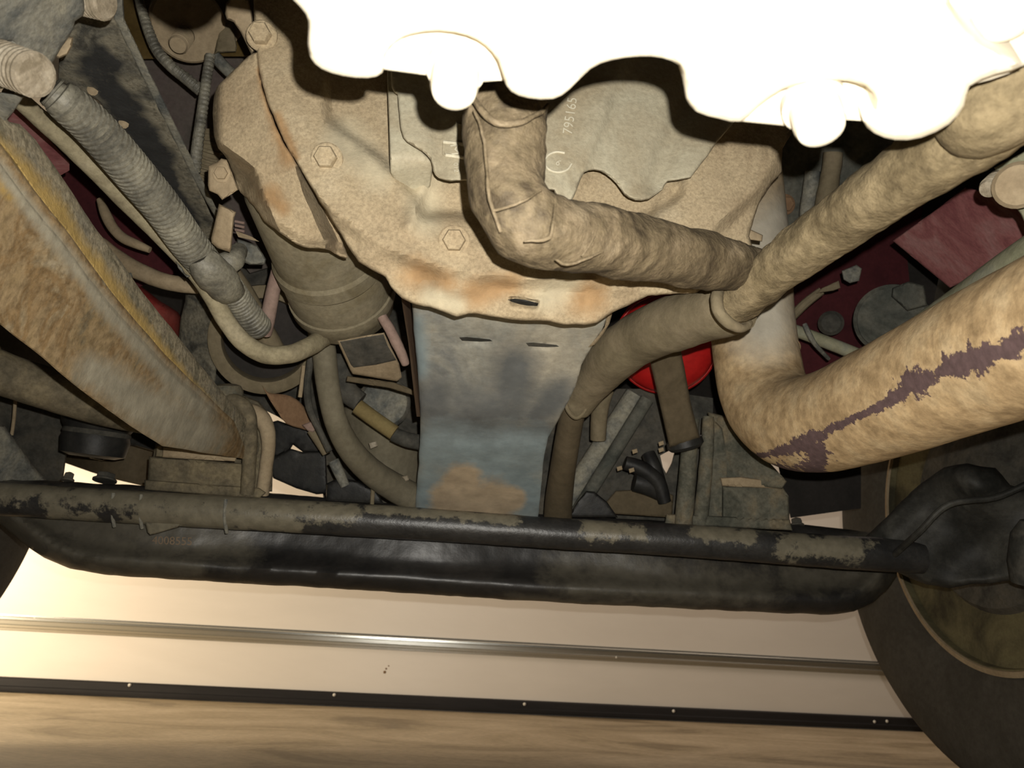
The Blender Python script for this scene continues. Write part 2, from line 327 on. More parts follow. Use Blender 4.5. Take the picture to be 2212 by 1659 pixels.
for dx, dz, r in ((0, 0, .006), (.004, .012, .004), (.012, .022, .003)):
    child('stain', lathe(sp+Vector((dx, 0, dz)), (0, -1, 0), [(r, -.001), (r*.8, .0006), (r*.3, .0009)], 10), M['stainbrown'], wf, 40)
ub = setting('ceiling', box(-5, 5, -1.5, WY, 2.6, 2.66), M['underfloor'])

# ================================================================== OIL PAN (nearest thing, top of the picture)
pan_d = lambda x, y: 1/(1/.385+(250-np.asarray(y, float))*.00135+(np.asarray(x, float)-1300)*0.00006)
pan_out = [(250, -330), (320, -110), (390, -30), (450, -3), (505, -22), (540, -60), (580, -50), (612, -26), (635, 0), (662, 30), (667, 60), (665, 95), (672, 125), (695, 148), (740, 163), (795, 168), (826, 156), (834, 120), (856, 90), (890, 73), (950, 66), (1010, 76), (1050, 98), (1075, 130), (1088, 170), (1105, 197), (1140, 211), (1195, 213), (1230, 192), (1275, 148), (1320, 129), (1380, 121), (1430, 124), (1468, 141), (1480, 175), (1482, 212), (1505, 241), (1555, 256), (1600, 262), (1640, 228), (1690, 193), (1750, 176), (1810, 173), (1850, 179), (1884, 200), (1887, 235), (1865, 262), (1890, 288), (1935, 302), (1990, 297), (2050, 268), (2082, 228), (2094, 186), (2150, 160), (2212, 140), (2160, 112), (2108, 82), (2075, 48), (2052, 0), (2040, -120), (2060, -330)]
op = Thing('oil_pan', 'huge flash-whitened oil pan with a scalloped bolted edge at the top', 'oil pan')
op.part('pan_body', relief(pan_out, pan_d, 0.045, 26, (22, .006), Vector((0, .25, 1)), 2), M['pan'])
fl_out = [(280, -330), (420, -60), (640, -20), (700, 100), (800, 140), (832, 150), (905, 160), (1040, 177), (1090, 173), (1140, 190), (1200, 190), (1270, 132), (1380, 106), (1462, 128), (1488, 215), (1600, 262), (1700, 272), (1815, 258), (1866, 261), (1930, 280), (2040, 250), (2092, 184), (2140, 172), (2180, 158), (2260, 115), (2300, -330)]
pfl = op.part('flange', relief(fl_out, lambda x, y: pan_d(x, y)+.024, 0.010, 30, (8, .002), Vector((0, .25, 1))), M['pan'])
for x, y, d, r, h in ((985, 148, .388, .0120, .020), (1757, 226, .390, .0126, .020), (2160, -8, .36, .0140, .018)):
    op.part('bolt', lathe(P(x, y, d), (0.0, -.25, -1), [(r*1.25, -.004), (r*1.25, .002), (r*1.02, .0035), (r, h*.75), (r*.9, h*.95), (r*.6, h*1.08), (r*.2, h*1.13)], 26, .2), M['pan'], parent=pfl)

# ================================================================== FLYWHEEL HOUSING
hb = plane((600, 100, .775), (1100, 690, .715), (1650, 400, .80))
ringA = [(548, -60), (556, 140), (575, 215), (612, 302), (660, 385), (720, 455), (790, 505), (870, 548), (960, 580), (1060, 596), (1170, 604), (1270, 604), (1400, 575), (1530, 500), (1640, 400), (1700, 300)]
h_out = [(546, -80), (549, 60), (556, 140), (575, 215), (612, 302), (660, 385), (700, 450), (735, 505), (748, 528), (775, 566), (800, 582), (832, 600), (846, 622), (868, 645), (895, 657), (930, 664), (985, 685), (1012, 677), (1035, 678), (1070, 686), (1110, 691), (1180, 694), (1225, 702), (1262, 702), (1290, 697), (1320, 676), (1400, 640), (1500, 632), (1570, 618), (1640, 570), (1618, 510), (1628, 475), (1640, 440), (1668, 395), (1690, 372), (1690, 320), (1740, 240), (1790, -80)]
recess = [(690, 228), (700, 268), (770, 320), (835, 372), (888, 438), (905, 482), (985, 478), (1100, 500), (1200, 520), (1300, 510), (1420, 480), (1480, 430), (1500, 330), (1480, 100), (1300, -60), (800, -60), (700, 60)]
ribs = [((884, 488), (936, 340), 15, .010), ((1408, 485), (1448, 395), 13, .009), ((1225, 440), (1262, 380), 12, .006), ((905, 440), (1000, 462), 26, -.006)]
def house_d(x, y):
    x = np.asarray(x, float); y = np.asarray(y, float); d = hb(x, y)
    ins = inside(x, y, ringA+[(1800, -100), (500, -100)]); e = segdist(x, y, ringA)
    out = np.where(ins, 0, e)
    d = d+np.where(out < 24, out*.0009, .0216+(out-24)*.00022)
    # cast lumps and hollows on the skirt below the ring
    for cx, cy, rx, ry, h in ((800, 545, 38, 20, -.012), (915, 610, 30, 24, .010), (990, 618, 46, 20, -.009), (1085, 632, 50, 22, .006), (1330, 618, 60, 18, -.010), (860, 590, 24, 20, .006), (1230, 655, 60, 25, -.004)):
        d = d+np.where(ins, 0, h)*np.exp(-((x-cx)/rx)**2-((y-cy)/ry)**2)
    r_in = inside(x, y, recess); er = segdist(x, y, recess, True)
    d = d+np.where(r_in, .022*sstep(er/28), 0)
    for a, b, w_, h in ribs:
        d = d-h*np.exp(-(segdist(x, y, [a, b])/w_)**2)
    # faint raised dust ring round each bolt and a concentric wave
    d = d-.002*np.exp(-((e-52)/14)**2)*ins
    # slot near the lower rim
    u = ((x-1131)*math.cos(.14)+(y-655)*math.sin(.14)); v = (-(x-1131)*math.sin(.14)+(y-655)*math.cos(.14))
    lipm = np.exp(-(np.maximum(np.abs(u)-34, 0)/9)**2-(np.maximum(np.abs(v-2)-14, 0)/8)**2)
    d = d-.003*lipm
    d = d+.012*np.exp(-(np.maximum(np.abs(u)-24, 0)/6)**2)*sstep((v+13)/5)*sstep((14-v)/20)
    return d
slot_pts = [(1131+u*math.cos(.14)-v*math.sin(.14), 655+u*math.sin(.14)+v*math.cos(.14)) for u in np.arange(-46, 47, 3.5) for v in np.arange(-24, 26, 3)]
fh = Thing('flywheel_housing', 'big round dust-covered casting with a bolted rim under the oil pan', 'housing')
hg = relief(h_out, house_d, .05, 9, (9, .006), None, 0, slot_pts)
hg.rough(.0009, 60)
hg.paint('rust', [[(900, 590, 26), (960, 612, 22)], [(1030, 635, 26), (1100, 612, 20)], [(1270, 640, 30)], [(600, 250, 8), (640, 340, 6)]]); hg.paint('pale', [[(930, 640, 16), (985, 660, 16)], [(1180, 640, 26), (1230, 600, 20)], [(740, 300, 30), (820, 370, 26)], [(910, 400, 30), (920, 470, 26)]])
fh.part('casting', hg, M['housing'], smooth=50)
hn = (Vector(PN([900], [350], [.7])[0])-CAMP).normalized(); hax = Vector((-.05, -1, -.42))
for x, y, r in ((706, 343, .0135), (981, 521, .0135), (566, 78, .0135), (1300, 555, .013)):
    d = float(house_d(np.array([x+40.]), np.array([y+0.]))[0])
    fh.part('bolt', hexbolt(P(x, y, d-.003), hax, r*.82, .012, 1.42), M['housing'])
fh.part('slot', relief([(1097, 647), (1112, 645), (1136, 648), (1163, 655), (1161, 661), (1140, 660), (1122, 657), (1106, 652)], lambda x, y: house_d(x, y)-.0015, .004, 6), M['black'], 'black inlay painting the shade inside the lower rim slot', smooth=0)  # flush black piece stands in for the upper lip's shadow in the opening
# cleaner aluminium cover in the middle
gcover = [(800, -80), (836, 60), (846, 190), (858, 205), (866, 280), (880, 308), (912, 326), (930, 345), (937, 370), (948, 385), (975, 392), (1005, 390), (1080, 400), (1178, 411), (1196, 412), (1205, 428), (1232, 436), (1248, 405), (1262, 374), (1285, 368), (1310, 377), (1332, 397), (1348, 420), (1372, 432), (1402, 430), (1432, 408), (1442, 393), (1486, 386), (1500, 374), (1550, 306), (1610, 230), (1650, 120), (1670, -80)]
cvb = plane((700, 100, .735), (1100, 690, .66), (1650, 400, .76))
def cover_d(x, y):
    x = np.asarray(x, float); y = np.asarray(y, float); d = cvb(x, y)
    s1 = side_of(x, y, (1350, 150), (1225, 420)); d = d+.010*sstep((-s1+20)/40)*(y > 60)        # step along the slanting ridge
    s2 = segdist(x, y, [(1495, 180), (1415, 400)]); d = d+.010*np.exp(-(s2/26)**2)
    s3 = segdist(x, y, [(1310, 230), (1250, 400)]); d = d-.004*np.exp(-(s3/12)**2)
    s4 = segdist(x, y, [(940, 200), (952, 370)]); d = d+.006*np.exp(-(s4/16)**2)
    s5 = segdist(x, y, [(1240, 410), (1232, 440)]); d = d-.006*np.exp(-(s5/10)**2)
    return d
gc = Thing('cast_cover', 'greenish grey aluminium cover with raised cast characters, bolted on the round housing', 'cover')
cg = relief(gcover, cover_d, .028, 10, (7, .004), None, 2); cg.rough(.0006, 80)
gc.part('cover_plate', cg, M['alu'], smooth=50)
gc.part('edge_web', relief([(828, -70), (834, 60), (837, 190), (841, 300), (843, 372), (868, 420), (898, 468), (930, 400), (936, 352), (905, 320), (868, 240), (850, 100), (840, -70)], lambda x, y: cover_d(x, y)+.022+.06*sstep((np.asarray(y)-330)/110), .012, 9, (5, .003)), M['alu'])
for txt, x, y, s, a, sx in (('795165', 1232, 250, 30, math.radians(82), .9), ('M', 982, 323, 27, math.radians(-82), 1.25), ('012', 985, 362, 14, math.radians(-85), 1.0), ('6', 1206, 352, 20, math.radians(-40), 1.0), ('2', 992, 268, 20, math.radians(-80), 1.0)):
    gc.part('cast_lettering', letters(txt, x, y, s, a, cover_d, .0035, sx), M['raised'], smooth=0)
def bead(pts, wpx, dfn, mt, th, name, off=.0):                # a raised line lying on a surface
    q = [(x, y, float(dfn(np.array([x*1.]), np.array([y*1.]))[0])-off, wpx) for x, y in pts]
    return th.part(name, tube(q, 5, 8), mt)
bead([(958, 307), (1003, 312)], 8, cover_d, M['raised'], gc, 'emblem_frame', .0012); bead([(959, 308), (958, 332), (964, 336)], 6, cover_d, M['alu'], gc, 'emblem_frame'); bead([(963, 335), (1004, 341)], 8, cover_d, M['raised'], gc, 'emblem_frame', .0012)
bead([(1206+29*math.cos(t), 350+22*math.sin(t)) for t in np.linspace(0.2, 5.2, 9)], 5, cover_d, M['raised'], gc, 'date_ring', .0006)
# folded side cover left of the ring
sd_out = [(556, 112), (535, 122), (505, 150), (478, 176), (464, 200), (459, 228), (460, 262), (463, 292), (473, 322), (492, 346), (505, 380), (512, 398), (520, 415), (548, 445), (572, 478), (600, 500), (640, 526), (668, 536), (690, 537), (712, 541), (735, 555), (752, 557), (742, 530), (720, 470), (664, 392), (612, 306), (575, 217), (560, 160)]
sb = plane((560, 130, .76), (470, 260, .77), (650, 480, .735))
LA = [(440, 284), (461, 298), (505, 328), (552, 362), (575, 430), (604, 500)]
LB = [(636, 352), (655, 420), (704, 524)]
def along(pl, off, gap=5.0):                                  # points beside a polyline, for a crisp fold
    r = []
    for a, b in zip(pl[:-1], pl[1:]):
        L = math.hypot(b[0]-a[0], b[1]-a[1]); nx, ny = -(b[1]-a[1])/L, (b[0]-a[0])/L
        r += [(a[0]+(b[0]-a[0])*k/max(1, int(L/gap))+nx*off, a[1]+(b[1]-a[1])*k/max(1, int(L/gap))+ny*off) for k in range(int(L/gap)+1)]
    return r
folds = along(LA, 0)+along(LA, 45)+along(LA, 22)+along(LB, 0)+along(LB, -26)+along(LB, -13)
def side_d(x, y):
    x = np.asarray(x, float); y = np.asarray(y, float); d = sb(x, y)
    inA = inside(x, y, LA+[(604, 600), (300, 600), (300, 284)]); inB = inside(x, y, LB+[(704, 640), (900, 640), (900, 300), (650, 340)])
    a = segdist(x, y, LA); b = segdist(x, y, LB)
    d = d+np.where(inA, .0024*np.minimum(a, 45), 0)+np.where(inB, .0022*np.minimum(b, 26), 0)
    d = d+.03*sstep((478-x)/20)*(y < 320)+.00025*np.maximum(y-362, 0)
    lip = segdist(x, y, sd_out[11:22]); d = d-.020*np.exp(-(lip/14)**2)
    return d
sc_ = Thing('side_cover', 'folded pale tan sheet cover against the left rim of the round housing', 'cover')
sg = relief(sd_out, side_d, .02, 9, (8, .004), None, 2, folds); sg.rough(.001, 50); sg.paint('rust', [[(560, 150, 6), (585, 240, 10), (612, 315, 10), (625, 345, 14)], [(585, 420, 18), (610, 450, 14)]])
sc_.part('cover_sheet', sg, M['housing'], smooth=50)
tb = Thing('tab_bracket', 'small bolted tab with a hanging strap beside the folded side cover', 'bracket')
tb.part('tab', relief([(478, 342), (470, 350), (450, 358), (449, 400), (452, 412), (470, 420), (480, 432), (515, 410), (500, 370), (490, 345)], plane((460, 350, .80), (455, 410, .80), (510, 400, .795)), .006, 12, (6, .003)), M['tan'])
tb.part('bolt', hexbolt(P(479, 375, .797), hax, .007, .005), M['tan'])
tb.part('strap', relief([(473, 440), (510, 458), (506, 470), (500, 535), (497, 545), (470, 536), (457, 525), (456, 515), (470, 455)], plane((480, 445, .84), (505, 460, .84), (480, 540, .86)), .010, 12, (7, .005)), M['tan'], 'strap bent at its lower end')
tt = Thing('upper_tab', 'narrow grey casting lug left of the ring near the top edge', 'lug')
tt.part('lug', relief([(488, 8), (486, 30), (490, 42), (505, 48), (520, 70), (532, 95), (543, 118), (550, 110), (546, 40), (540, 0), (510, -20)], .80, .02, 12, (7, .006)), M['tan'])

# ================================================================== STARTER CANISTER
ax0 = P(652, 395, .885); ax1 = P(750, 664, 1.07); cax = (ax1-ax0); cl = cax.length
R0 = .0705
st = Thing('starter_motor', 'grey dusty cylindrical canister hanging below the folded side cover', 'starter motor')
st.part('body', lathe(ax0, cax, [(R0*.9, -.01), (R0*.96, .0), (R0*.97, cl*.50), (R0*1.03, cl*.52), (R0*1.03, cl*.60), (R0*.985, cl*.62), (R0, cl*.64), (R0, cl*.80), (R0*.99, cl*.83), (0, cl*.835)], 56), M['canister'])
st.part('end_cap', lathe(ax0, cax, [(R0*.985, cl*.83), (R0*1.03, cl*.835), (R0*1.03, cl*.90), (R0*.97, cl*.93), (R0*.93, cl*1.0), (R0*.8, cl*1.05), (0, cl*1.06)], 48), M['canister'])
for x, y, w_ in ((702, 623, 15), (717, 665, 13)):
    st.part('boss', lathe(P(x, y, .945 if y < 640 else .972), -(P(x, y, .8)-CAMP), [(.008, -.012), (.0075, .000), (.005, .003), (0, .001)], 18), M['canister'])

# ================================================================== FRONT BRACKET PLATE (blue grey, centre)
fp_out = [(886, 640), (890, 660), (893, 710), (900, 780), (906, 850), (908, 930), (904, 1000), (899, 1070), (896, 1135), (1158, 1140), (1164, 1105), (1170, 1040), (1176, 980), (1184, 945), (1204, 910), (1226, 870), (1243, 835), (1256, 790), (1276, 752), (1300, 715), (1312, 682), (1322, 620)]
def plate_d(x, y):
    y = np.asarray(y, float); x = np.asarray(x, float); yy = y-(x-1040)*.02
    k = np.clip((yy-640)/295, -.2, 1); d = .85+.21*k+.215*np.clip((yy-935)/180, 0, 1.3)+.012*np.exp(-((yy-935)/22)**2)
    d = d+.006*np.exp(-((x-1030)/36)**2-((y-736)/5)**2)+.006*np.exp(-((x-1172)/34)**2-((y-746)/5)**2)
    edge = np.clip(1-segdist(x, y, fp_out[:9])/18, 0, 1)
    d = d-.006*np.exp(-((yy-690)/40)**2)+.010*edge**2
    return d
pg = relief(fp_out, plate_d, .008, 9, (5, .002)); pg.rough(.001, 25)
pg.paint('dark', [[(1110, 800, 40), (1100, 880, 55), (1000, 915, 60)], [(940, 860, 40), (960, 925, 40)], [(930, 945, 30), (1170, 945, 34)], [(1210, 850, 30), (1160, 900, 30)]])  # the stroke along the crease paints its concave shade into the colour
pg.paint('blue', [[(930, 975, 40), (1150, 985, 45)], [(925, 1030, 30), (925, 1100, 30)], [(1080, 1030, 60), (1145, 1060, 50)], [(900, 700, 14), (905, 800, 14)]])
pg.paint('tan', [[(1000, 1045, 34), (980, 1085, 40), (1060, 1085, 40), (1110, 1075, 20)]])
fb = Thing('front_bracket', 'blue grey bent steel plate running down from the round housing to the axle rod', 'bracket')
fb.part('plate', pg, M['shield'], smooth=50)
for x, y in ((1028, 734), (1172, 746)):
    fb.part('slot', relief([(x-36, y-5), (x-20, y-6), (x+30, y-1), (x+36, y+3), (x+10, y+4), (x-30, y+2)], lambda a, b: plate_d(a, b)-.0022, .002, 8), M['dark'], 'dark pressed slot', smooth=0)
fb.part('side_flange', relief([(1296, 650), (1326, 640), (1322, 680), (1316, 700), (1303, 722), (1285, 745), (1268, 752), (1290, 728), (1306, 706), (1311, 682)], lambda x, y: plate_d(x, y)-.003, .03, 9, (4, .003)), M['tan'])

# ================================================================== WRAPPED PIPES
wp = Thing('wrapped_pipe', 'mud-caked wrapped pipe elbow hanging below the oil pan bolts', 'pipe')
crease = lambda s, a: 1+.018*math.sin(s*95+2*math.sin(a))+.012*math.sin(s*41+a*2)
w1 = tube([(1098, 90, .565, 182), (1096, 190, .555, 182), (1093, 265, .548, 180), (1090, 340, .54, 170), (1100, 420, .532, 166), (1135, 480, .53, 172), (1195, 505, .54, 158), (1270, 515, .565, 150), (1330, 525, .59, 146), (1400, 539, .62, 139), (1500, 560, .665, 126), (1570, 572, .70, 108), (1620, 575, .725, 86), (1648, 574, .74, 70)], 10, 40, crease)
w1.rough(.0022, 45); w1.rough(.0012, 80, 3)
wp.part('wrapped_tube', w1, M['wrap'], smooth=60)
wp.part('lip', tube([(1012, 192, .52, 10), (1030, 225, .508, 15), (1058, 256, .502, 16), (1090, 268, .502, 15), (1130, 262, .505, 13), (1165, 245, .512, 10), (1184, 226, .52, 8)], 6, 10, None, 1, True, .0008, 90), M['wrap'], 'raised lip across the top of the pipe')
for pts in ([(1024, 240, .51, 6), (1042, 290, .502, 7), (1052, 360, .495, 7), (1058, 430, .49, 8), (1082, 500, .50, 8)], [(1066, 455, .49, 6), (1100, 446, .487, 7), (1140, 430, .487, 6), (1172, 408, .497, 5)], [(1132, 520, .488, 5), (1165, 520, .488, 8), (1188, 512, .489, 9), (1196, 480, .49, 9), (1200, 440, .50, 6)], [(1200, 560, .503, 5), (1225, 572, .508, 7), (1262, 560, .514, 6), (1300, 545, .525, 5)], [(1270, 440, .545, 5), (1290, 480, .535, 7), (1278, 520, .528, 6), (1258, 552, .522, 5)]):
    wp.part('wrap_fold', tube(pts, 6, 8, None, 1, True, .0006, 120), M['wrap'])
lh = Thing('wrapped_hose', 'long mud-caked hose slanting from the upper right into a dusty sleeve', 'hose')
rib2 = lambda s, a: 1+.02*math.sin(s*60+3*math.sin(a+s*9))
w2 = tube([(2330, 115, .435, 196), (2230, 190, .45, 188), (2110, 280, .48, 168), (2000, 350, .515, 152), (1900, 420, .56, 138), (1820, 475, .605, 126), (1750, 526, .64, 118), (1690, 572, .68, 110), (1640, 612, .71, 102), (1595, 646, .74, 96), (1570, 664, .755, 90)], 9, 40, rib2)
w2.rough(.002, 48, 7); w2.rough(.001, 80, 1)
lh.part('wrapped_tube', w2, M['wrap2'], smooth=60)
cuff = tube([(3300, -330, .33, 270), (2750, -130, .38, 235), (2360, 60, .425, 220), (2260, 130, .43, 228), (2190, 185, .44, 226), (2125, 240, .452, 200), (2100, 262, .468, 150)], 8, 36); cuff.rough(.002, 40, 2)
lh.part('cuff', cuff, M['sleeve'] if False else M['wrap2'], 'thicker pale cuff at the upper end', smooth=60)
lh.part('collar', tube([(1560, 612, .74, 20), (1549, 640, .715, 26), (1553, 672, .705, 28), (1575, 698, .705, 26), (1602, 708, .715, 20), (1622, 698, .73, 12)], 7, 12, None, 1, True, .0008, 70), M['sleeve'], 'rolled rim where the hose enters the sleeve')
sl = tube([(1600, 655, .77, 112), (1560, 668, .79, 118), (1500, 685, .83, 122), (1440, 705, .87, 122), (1390, 725, .91, 116), (1340, 760, .95, 110), (1300, 800, 1.0, 96), (1265, 845, 1.04, 80), (1246, 875, 1.06, 70)], 7, 30, lambda s, a: 1+.015*math.sin(s*50+a)); sl.rough(.0018, 30, 5)
lh.part('sleeve', sl, M['sleeve'], smooth=60)
lh.part('sleeve_rim', tube([(1222, 862, 1.045, 7), (1226, 885, 1.035, 9), (1243, 902, 1.03, 10), (1260, 893, 1.03, 9), (1270, 872, 1.04, 7)], 6, 8), M['sleeve'])
dp = tube([(1252, 850, 1.09, 54), (1238, 890, 1.095, 54), (1226, 950, 1.14, 55), (1215, 1020, 1.19, 56), (1207, 1085, 1.25, 60), (1204, 1150, 1.29, 62)], 6, 24)
lh.part('lower_pipe', dp, M['brown'], 'brown pipe dropping from the sleeve end')

# ================================================================== EXHAUST PIPE
ex = Thing('exhaust_pipe', 'thick tan exhaust pipe with purple-brown scrape bending down from centre to lower right', 'exhaust pipe')
E_ = [(1590, 250, 1.25, 158), (1606, 400, 1.2, 164), (1618, 560, 1.15, 171), (1626, 700, 1.11, 177), (1636, 790, 1.085, 181), (1655, 858, 1.055, 187), (1695, 905, 1.0, 198), (1755, 915, .935, 211), (1850, 889, .85, 232), (2000, 827, .735, 268), (2120, 775, .66, 298), (2212, 737, .61, 322), (2330, 690, .555, 354), (2560, 592, .475, 414), (3150, 350, .37, 531), (4100, -30, .28, 702)]
eg = tube(E_, 16, 110)
eg.rough(.0008, 16)
eg.paint('scrape', [[(1606, 978, 3), (1640, 984, 5), (1675, 978, 7), (1700, 972, 12), (1745, 955, 17)], [(1745, 955, 17), (1785, 932, 7), (1840, 905, 6), (1890, 884, 8)], [(1890, 884, 8), (1925, 864, 11), (1955, 845, 12), (1978, 826, 26), (1995, 822, 17), (2030, 806, 9), (2060, 790, 20), (2095, 782, 28), (2115, 778, 26), (2150, 760, 14), (2180, 750, 20), (2230, 725, 20)], [(1752, 960, 18), (1768, 985, 18), (1755, 1010, 22), (1775, 1035, 14)], [(1680, 1018, 16), (1720, 1035, 22), (1765, 1045, 16)]])
eg.paint('clean', [[(1690, 480, 60), (1600, 560, 60), (1650, 690, 60)]])
ex.part('pipe', eg, M['exhaust'], smooth=70)
ex.part('weld_ring', lathe(P(1634, 765, 1.098), P(1640, 800, 1.08)-P(1626, 720, 1.105), [(.0600, -.002), (.0612, 0), (.0600, .002)], 48), M['exhaust'])
ob = single('olive_pipe', tube([(1880, 790, .95, 70), (1980, 735, .88, 90), (2100, 662, .80, 112), (2212, 590, .72, 130), (2320, 525, .67, 146)], 8, 26), M['olive'], 'olive grey pipe running behind the upper side of the tan exhaust pipe', 'pipe')

# ================================================================== LEFT LEAF SPRING
ridge = [(-90, 245), (0, 350), (60, 430), (140, 530), (230, 650), (350, 785), (450, 880), (500, 925)]
low = [(530, 992), (350, 964), (270, 912), (200, 862), (100, 782), (0, 700), (-90, 628)]
lf = plane((0, 350, .60), (0, 700, .645), (520, 975, 1.17))
ls = Thing('leaf_spring', 'broad rusty leaf spring slanting across the left side down to the axle', 'leaf spring')
g = relief(ridge+low, lf, .012, 14, (7, .003), Vector((.1, .2, 1))); g.rough(.001, 16)
g.paint('ochre', [[(0, 400, 10), (30, 430, 8)]]); g.paint('grey', [[(0, 362, 12), (60, 445, 12), (140, 545, 13), (230, 665, 14), (350, 800, 14), (440, 890, 20)], [(200, 800, 30), (330, 890, 40), (430, 940, 40)]])
ls.part('main_leaf', g, M['spring'])
top = [(-90, 175), (0, 281), (28, 287), (62, 320), (112, 392), (190, 505), (290, 640), (400, 775), (490, 880), (540, 935)]
g = relief(top+[(560, 985), (500, 935), (450, 888), (350, 793), (230, 658), (140, 538), (60, 438), (0, 358), (-90, 255)], lambda x, y: lf(x, y)+.006+.0003*segdist(x, y, ridge), .012, 9, (8, .004), Vector((.2, .3, 1)))
g.rough(.001, 18); g.paint('ochre', [[(-15, 318, 24), (66, 396, 22), (118, 462, 20), (171, 540, 19), (221, 607, 18), (306, 712, 15), (405, 828, 12), (464, 890, 9)]])
ls.part('upper_leaf', g, M['springside'], 'grey and ochre upper leaf edge')
for i, (o, a, b, c) in enumerate((([(352, 964), (516, 976), (508, 997), (350, 988)], 1.19, .03, 'spacer'), ([(338, 962), (352, 962), (354, 988), (336, 986)], 1.2, .03, 'shim'))):
    ls.part(c, relief(o, a, b, 20, (4, .003)), M['tan'] if i == 0 else M['pad'])
ub_ = Thing('u_bolt_clamp', 'dusty spring clamp block with bent U-bolts on the left side of the axle', 'clamp')
ub_.part('block', relief([(322, 986), (540, 1002), (532, 1066), (420, 1062), (318, 1050)], 1.225, .10, 16, (7, .005)), M['pad'])
ub_.part('seat', relief([(338, 952), (560, 958), (560, 1068), (322, 1050), (330, 985)], 1.29, .08, 16, (5, .004)), M['pad'])
ub_.part('plate', relief([(312, 1036), (560, 1054), (575, 1064), (560, 1078), (312, 1058)], 1.21, .10, 16, (5, .004)), M['pad'])
ub_.part('u_bolt', tube([(468, 872, 1.20, 34), (500, 866, 1.195, 34), (528, 880, 1.19, 33), (540, 915, 1.19, 31), (539, 985, 1.20, 30), (534, 1066, 1.21, 30)], 7, 16, None, 1, True, .0008, 60), M['pad'])
ub_.part('u_bolt', tube([(505, 896, 1.23, 40), (545, 892, 1.23, 40), (572, 915, 1.23, 36), (580, 955, 1.23, 30), (575, 1010, 1.235, 28), (566, 1068, 1.24, 28)], 7, 16, None, 1, True, .0008, 60), M['tan'])
ub_.part('bridge', relief([(470, 862), (520, 850), (560, 868), (582, 895), (592, 930), (588, 1062), (520, 1064), (525, 1000), (510, 960), (490, 900)], 1.27, .03, 16, (8, .006)), M['pad'])
ub_.part('cap_nut', lathe(P(492, 858, 1.21), P(492, 800, 1.21)-P(492, 858, 1.21), [(.024, -.004), (.024, .010), (.020, .018), (.012, .021), (0, .022)], 20), M['greenpad'])

# ================================================================== AXLE, TIE ROD, RIGHT CLAMP
AX = upright(1.30)
a_top = [(-140, 1022), (0, 1034), (140, 1040), (320, 1050), (600, 1066), (900, 1092), (1200, 1112), (1450, 1126), (1700, 1130), (1800, 1140), (1895, 1152)]
a_bot = [(1940, 1215), (1938, 1245), (1915, 1275), (1885, 1302), (1845, 1321), (1790, 1328), (1700, 1325), (1500, 1316), (1300, 1307), (1100, 1296), (900, 1283), (700, 1270), (500, 1259), (330, 1249), (220, 1240), (150, 1228), (95, 1205), (45, 1170), (0, 1132), (-60, 1090), (-140, 1060)]
def axle_d(x, y):
    x = np.asarray(x, float); y = np.asarray(y, float); d = AX(x, y); e = segdist(x, y, a_bot)
    d = d-.022*np.exp(-((e-34)/22)**2)*(x > -40)
    return d+.008*np.sin(x*.011+1)*sstep((e-30)/60)
ab = Thing('front_axle', 'black bowl-shaped front axle beam crossing the whole width above the wall strip', 'axle')
g = relief(a_top+a_bot, axle_d, .085, 9, (22, .020), Vector((0, 1, .1))); g.rough(.0012, 28)
g.paint('dust', [[(-40, 1100, 60), (150, 1170, 66), (400, 1160, 60), (520, 1180, 30)], [(200, 1215, 26), (420, 1225, 24)], [(1215, 1230, 34), (1260, 1270, 30)], [(1290, 1240, 46), (1480, 1265, 40), (1640, 1270, 36)], [(1700, 1250, 24), (1880, 1250, 22)], [(1100, 1297, 10), (1500, 1316, 8)], [(1900, 1180, 50)]])
ab.part('beam', g, M['axle'], smooth=60)
for x, y, r in ((146, 1034, .008), (226, 1034, .015), (1722, 1131, .010)):
    ab.part('bolt', hexbolt(P(x, y+4, float(AX(x, y))+.02), (0, .1, 1), r, .012, 1.25, .2), M['dark'])
ab.part('cast_lettering', letters('4008555', 372, 1169, 25, math.radians(-2), axle_d, .004, 1.0), mat('faint cast digits', [(.16, .115, .075), (.20, .145, .095)], 20), smooth=0)
tr = Thing('tie_rod', 'long blotchy black steering rod running in front of the axle from side to side', 'steering rod')
g = tube([(-160, 1066, 1.17, 72), (0, 1078, 1.175, 71), (200, 1090, 1.18, 71), (400, 1102, 1.18, 71), (600, 1113, 1.185, 71), (800, 1125, 1.19, 71), (1000, 1138, 1.195, 68), (1150, 1149, 1.20, 67), (1300, 1158, 1.205, 67), (1500, 1169, 1.21, 70), (1730, 1187, 1.215, 70), (1900, 1198, 1.22, 71), (1990, 1206, 1.22, 66)], 16, 28); g.rough(.0006, 40)
g.paint('dust', [[(-30, 1050, 20), (330, 1070, 26), (620, 1096, 24), (760, 1106, 16)], [(300, 1115, 32), (500, 1122, 26), (640, 1138, 14)], [(120, 1110, 16), (200, 1118, 10)], [(800, 1100, 9), (1000, 1112, 8), (1120, 1125, 9)], [(1280, 1140, 20), (1380, 1150, 12)], [(1500, 1146, 13), (1620, 1158, 15)], [(1700, 1180, 22), (1850, 1186, 24)]])
tr.part('rod', g, M['rod'], smooth=70)
g = relief([(311, 1112), (314, 1132), (318, 1150), (324, 1156), (334, 1154), (384, 1139), (398, 1134), (400, 1110)], 1.163, .02, 10, (4, .003)); g.paint('dust', [[(330, 1145, 12), (390, 1125, 14)]])
tr.part('clamp_tab', g, M['rod'], 'tab hanging from the rod near its left end')
for x in (245, 305, 488): tr.part('weld_band', tube([(x, 1052+x*.055, 1.165, 8), (x-3, 1090+x*.055, 1.158, 8), (x+2, 1124+x*.055, 1.168, 8)], 4, 8), M['bracket'])
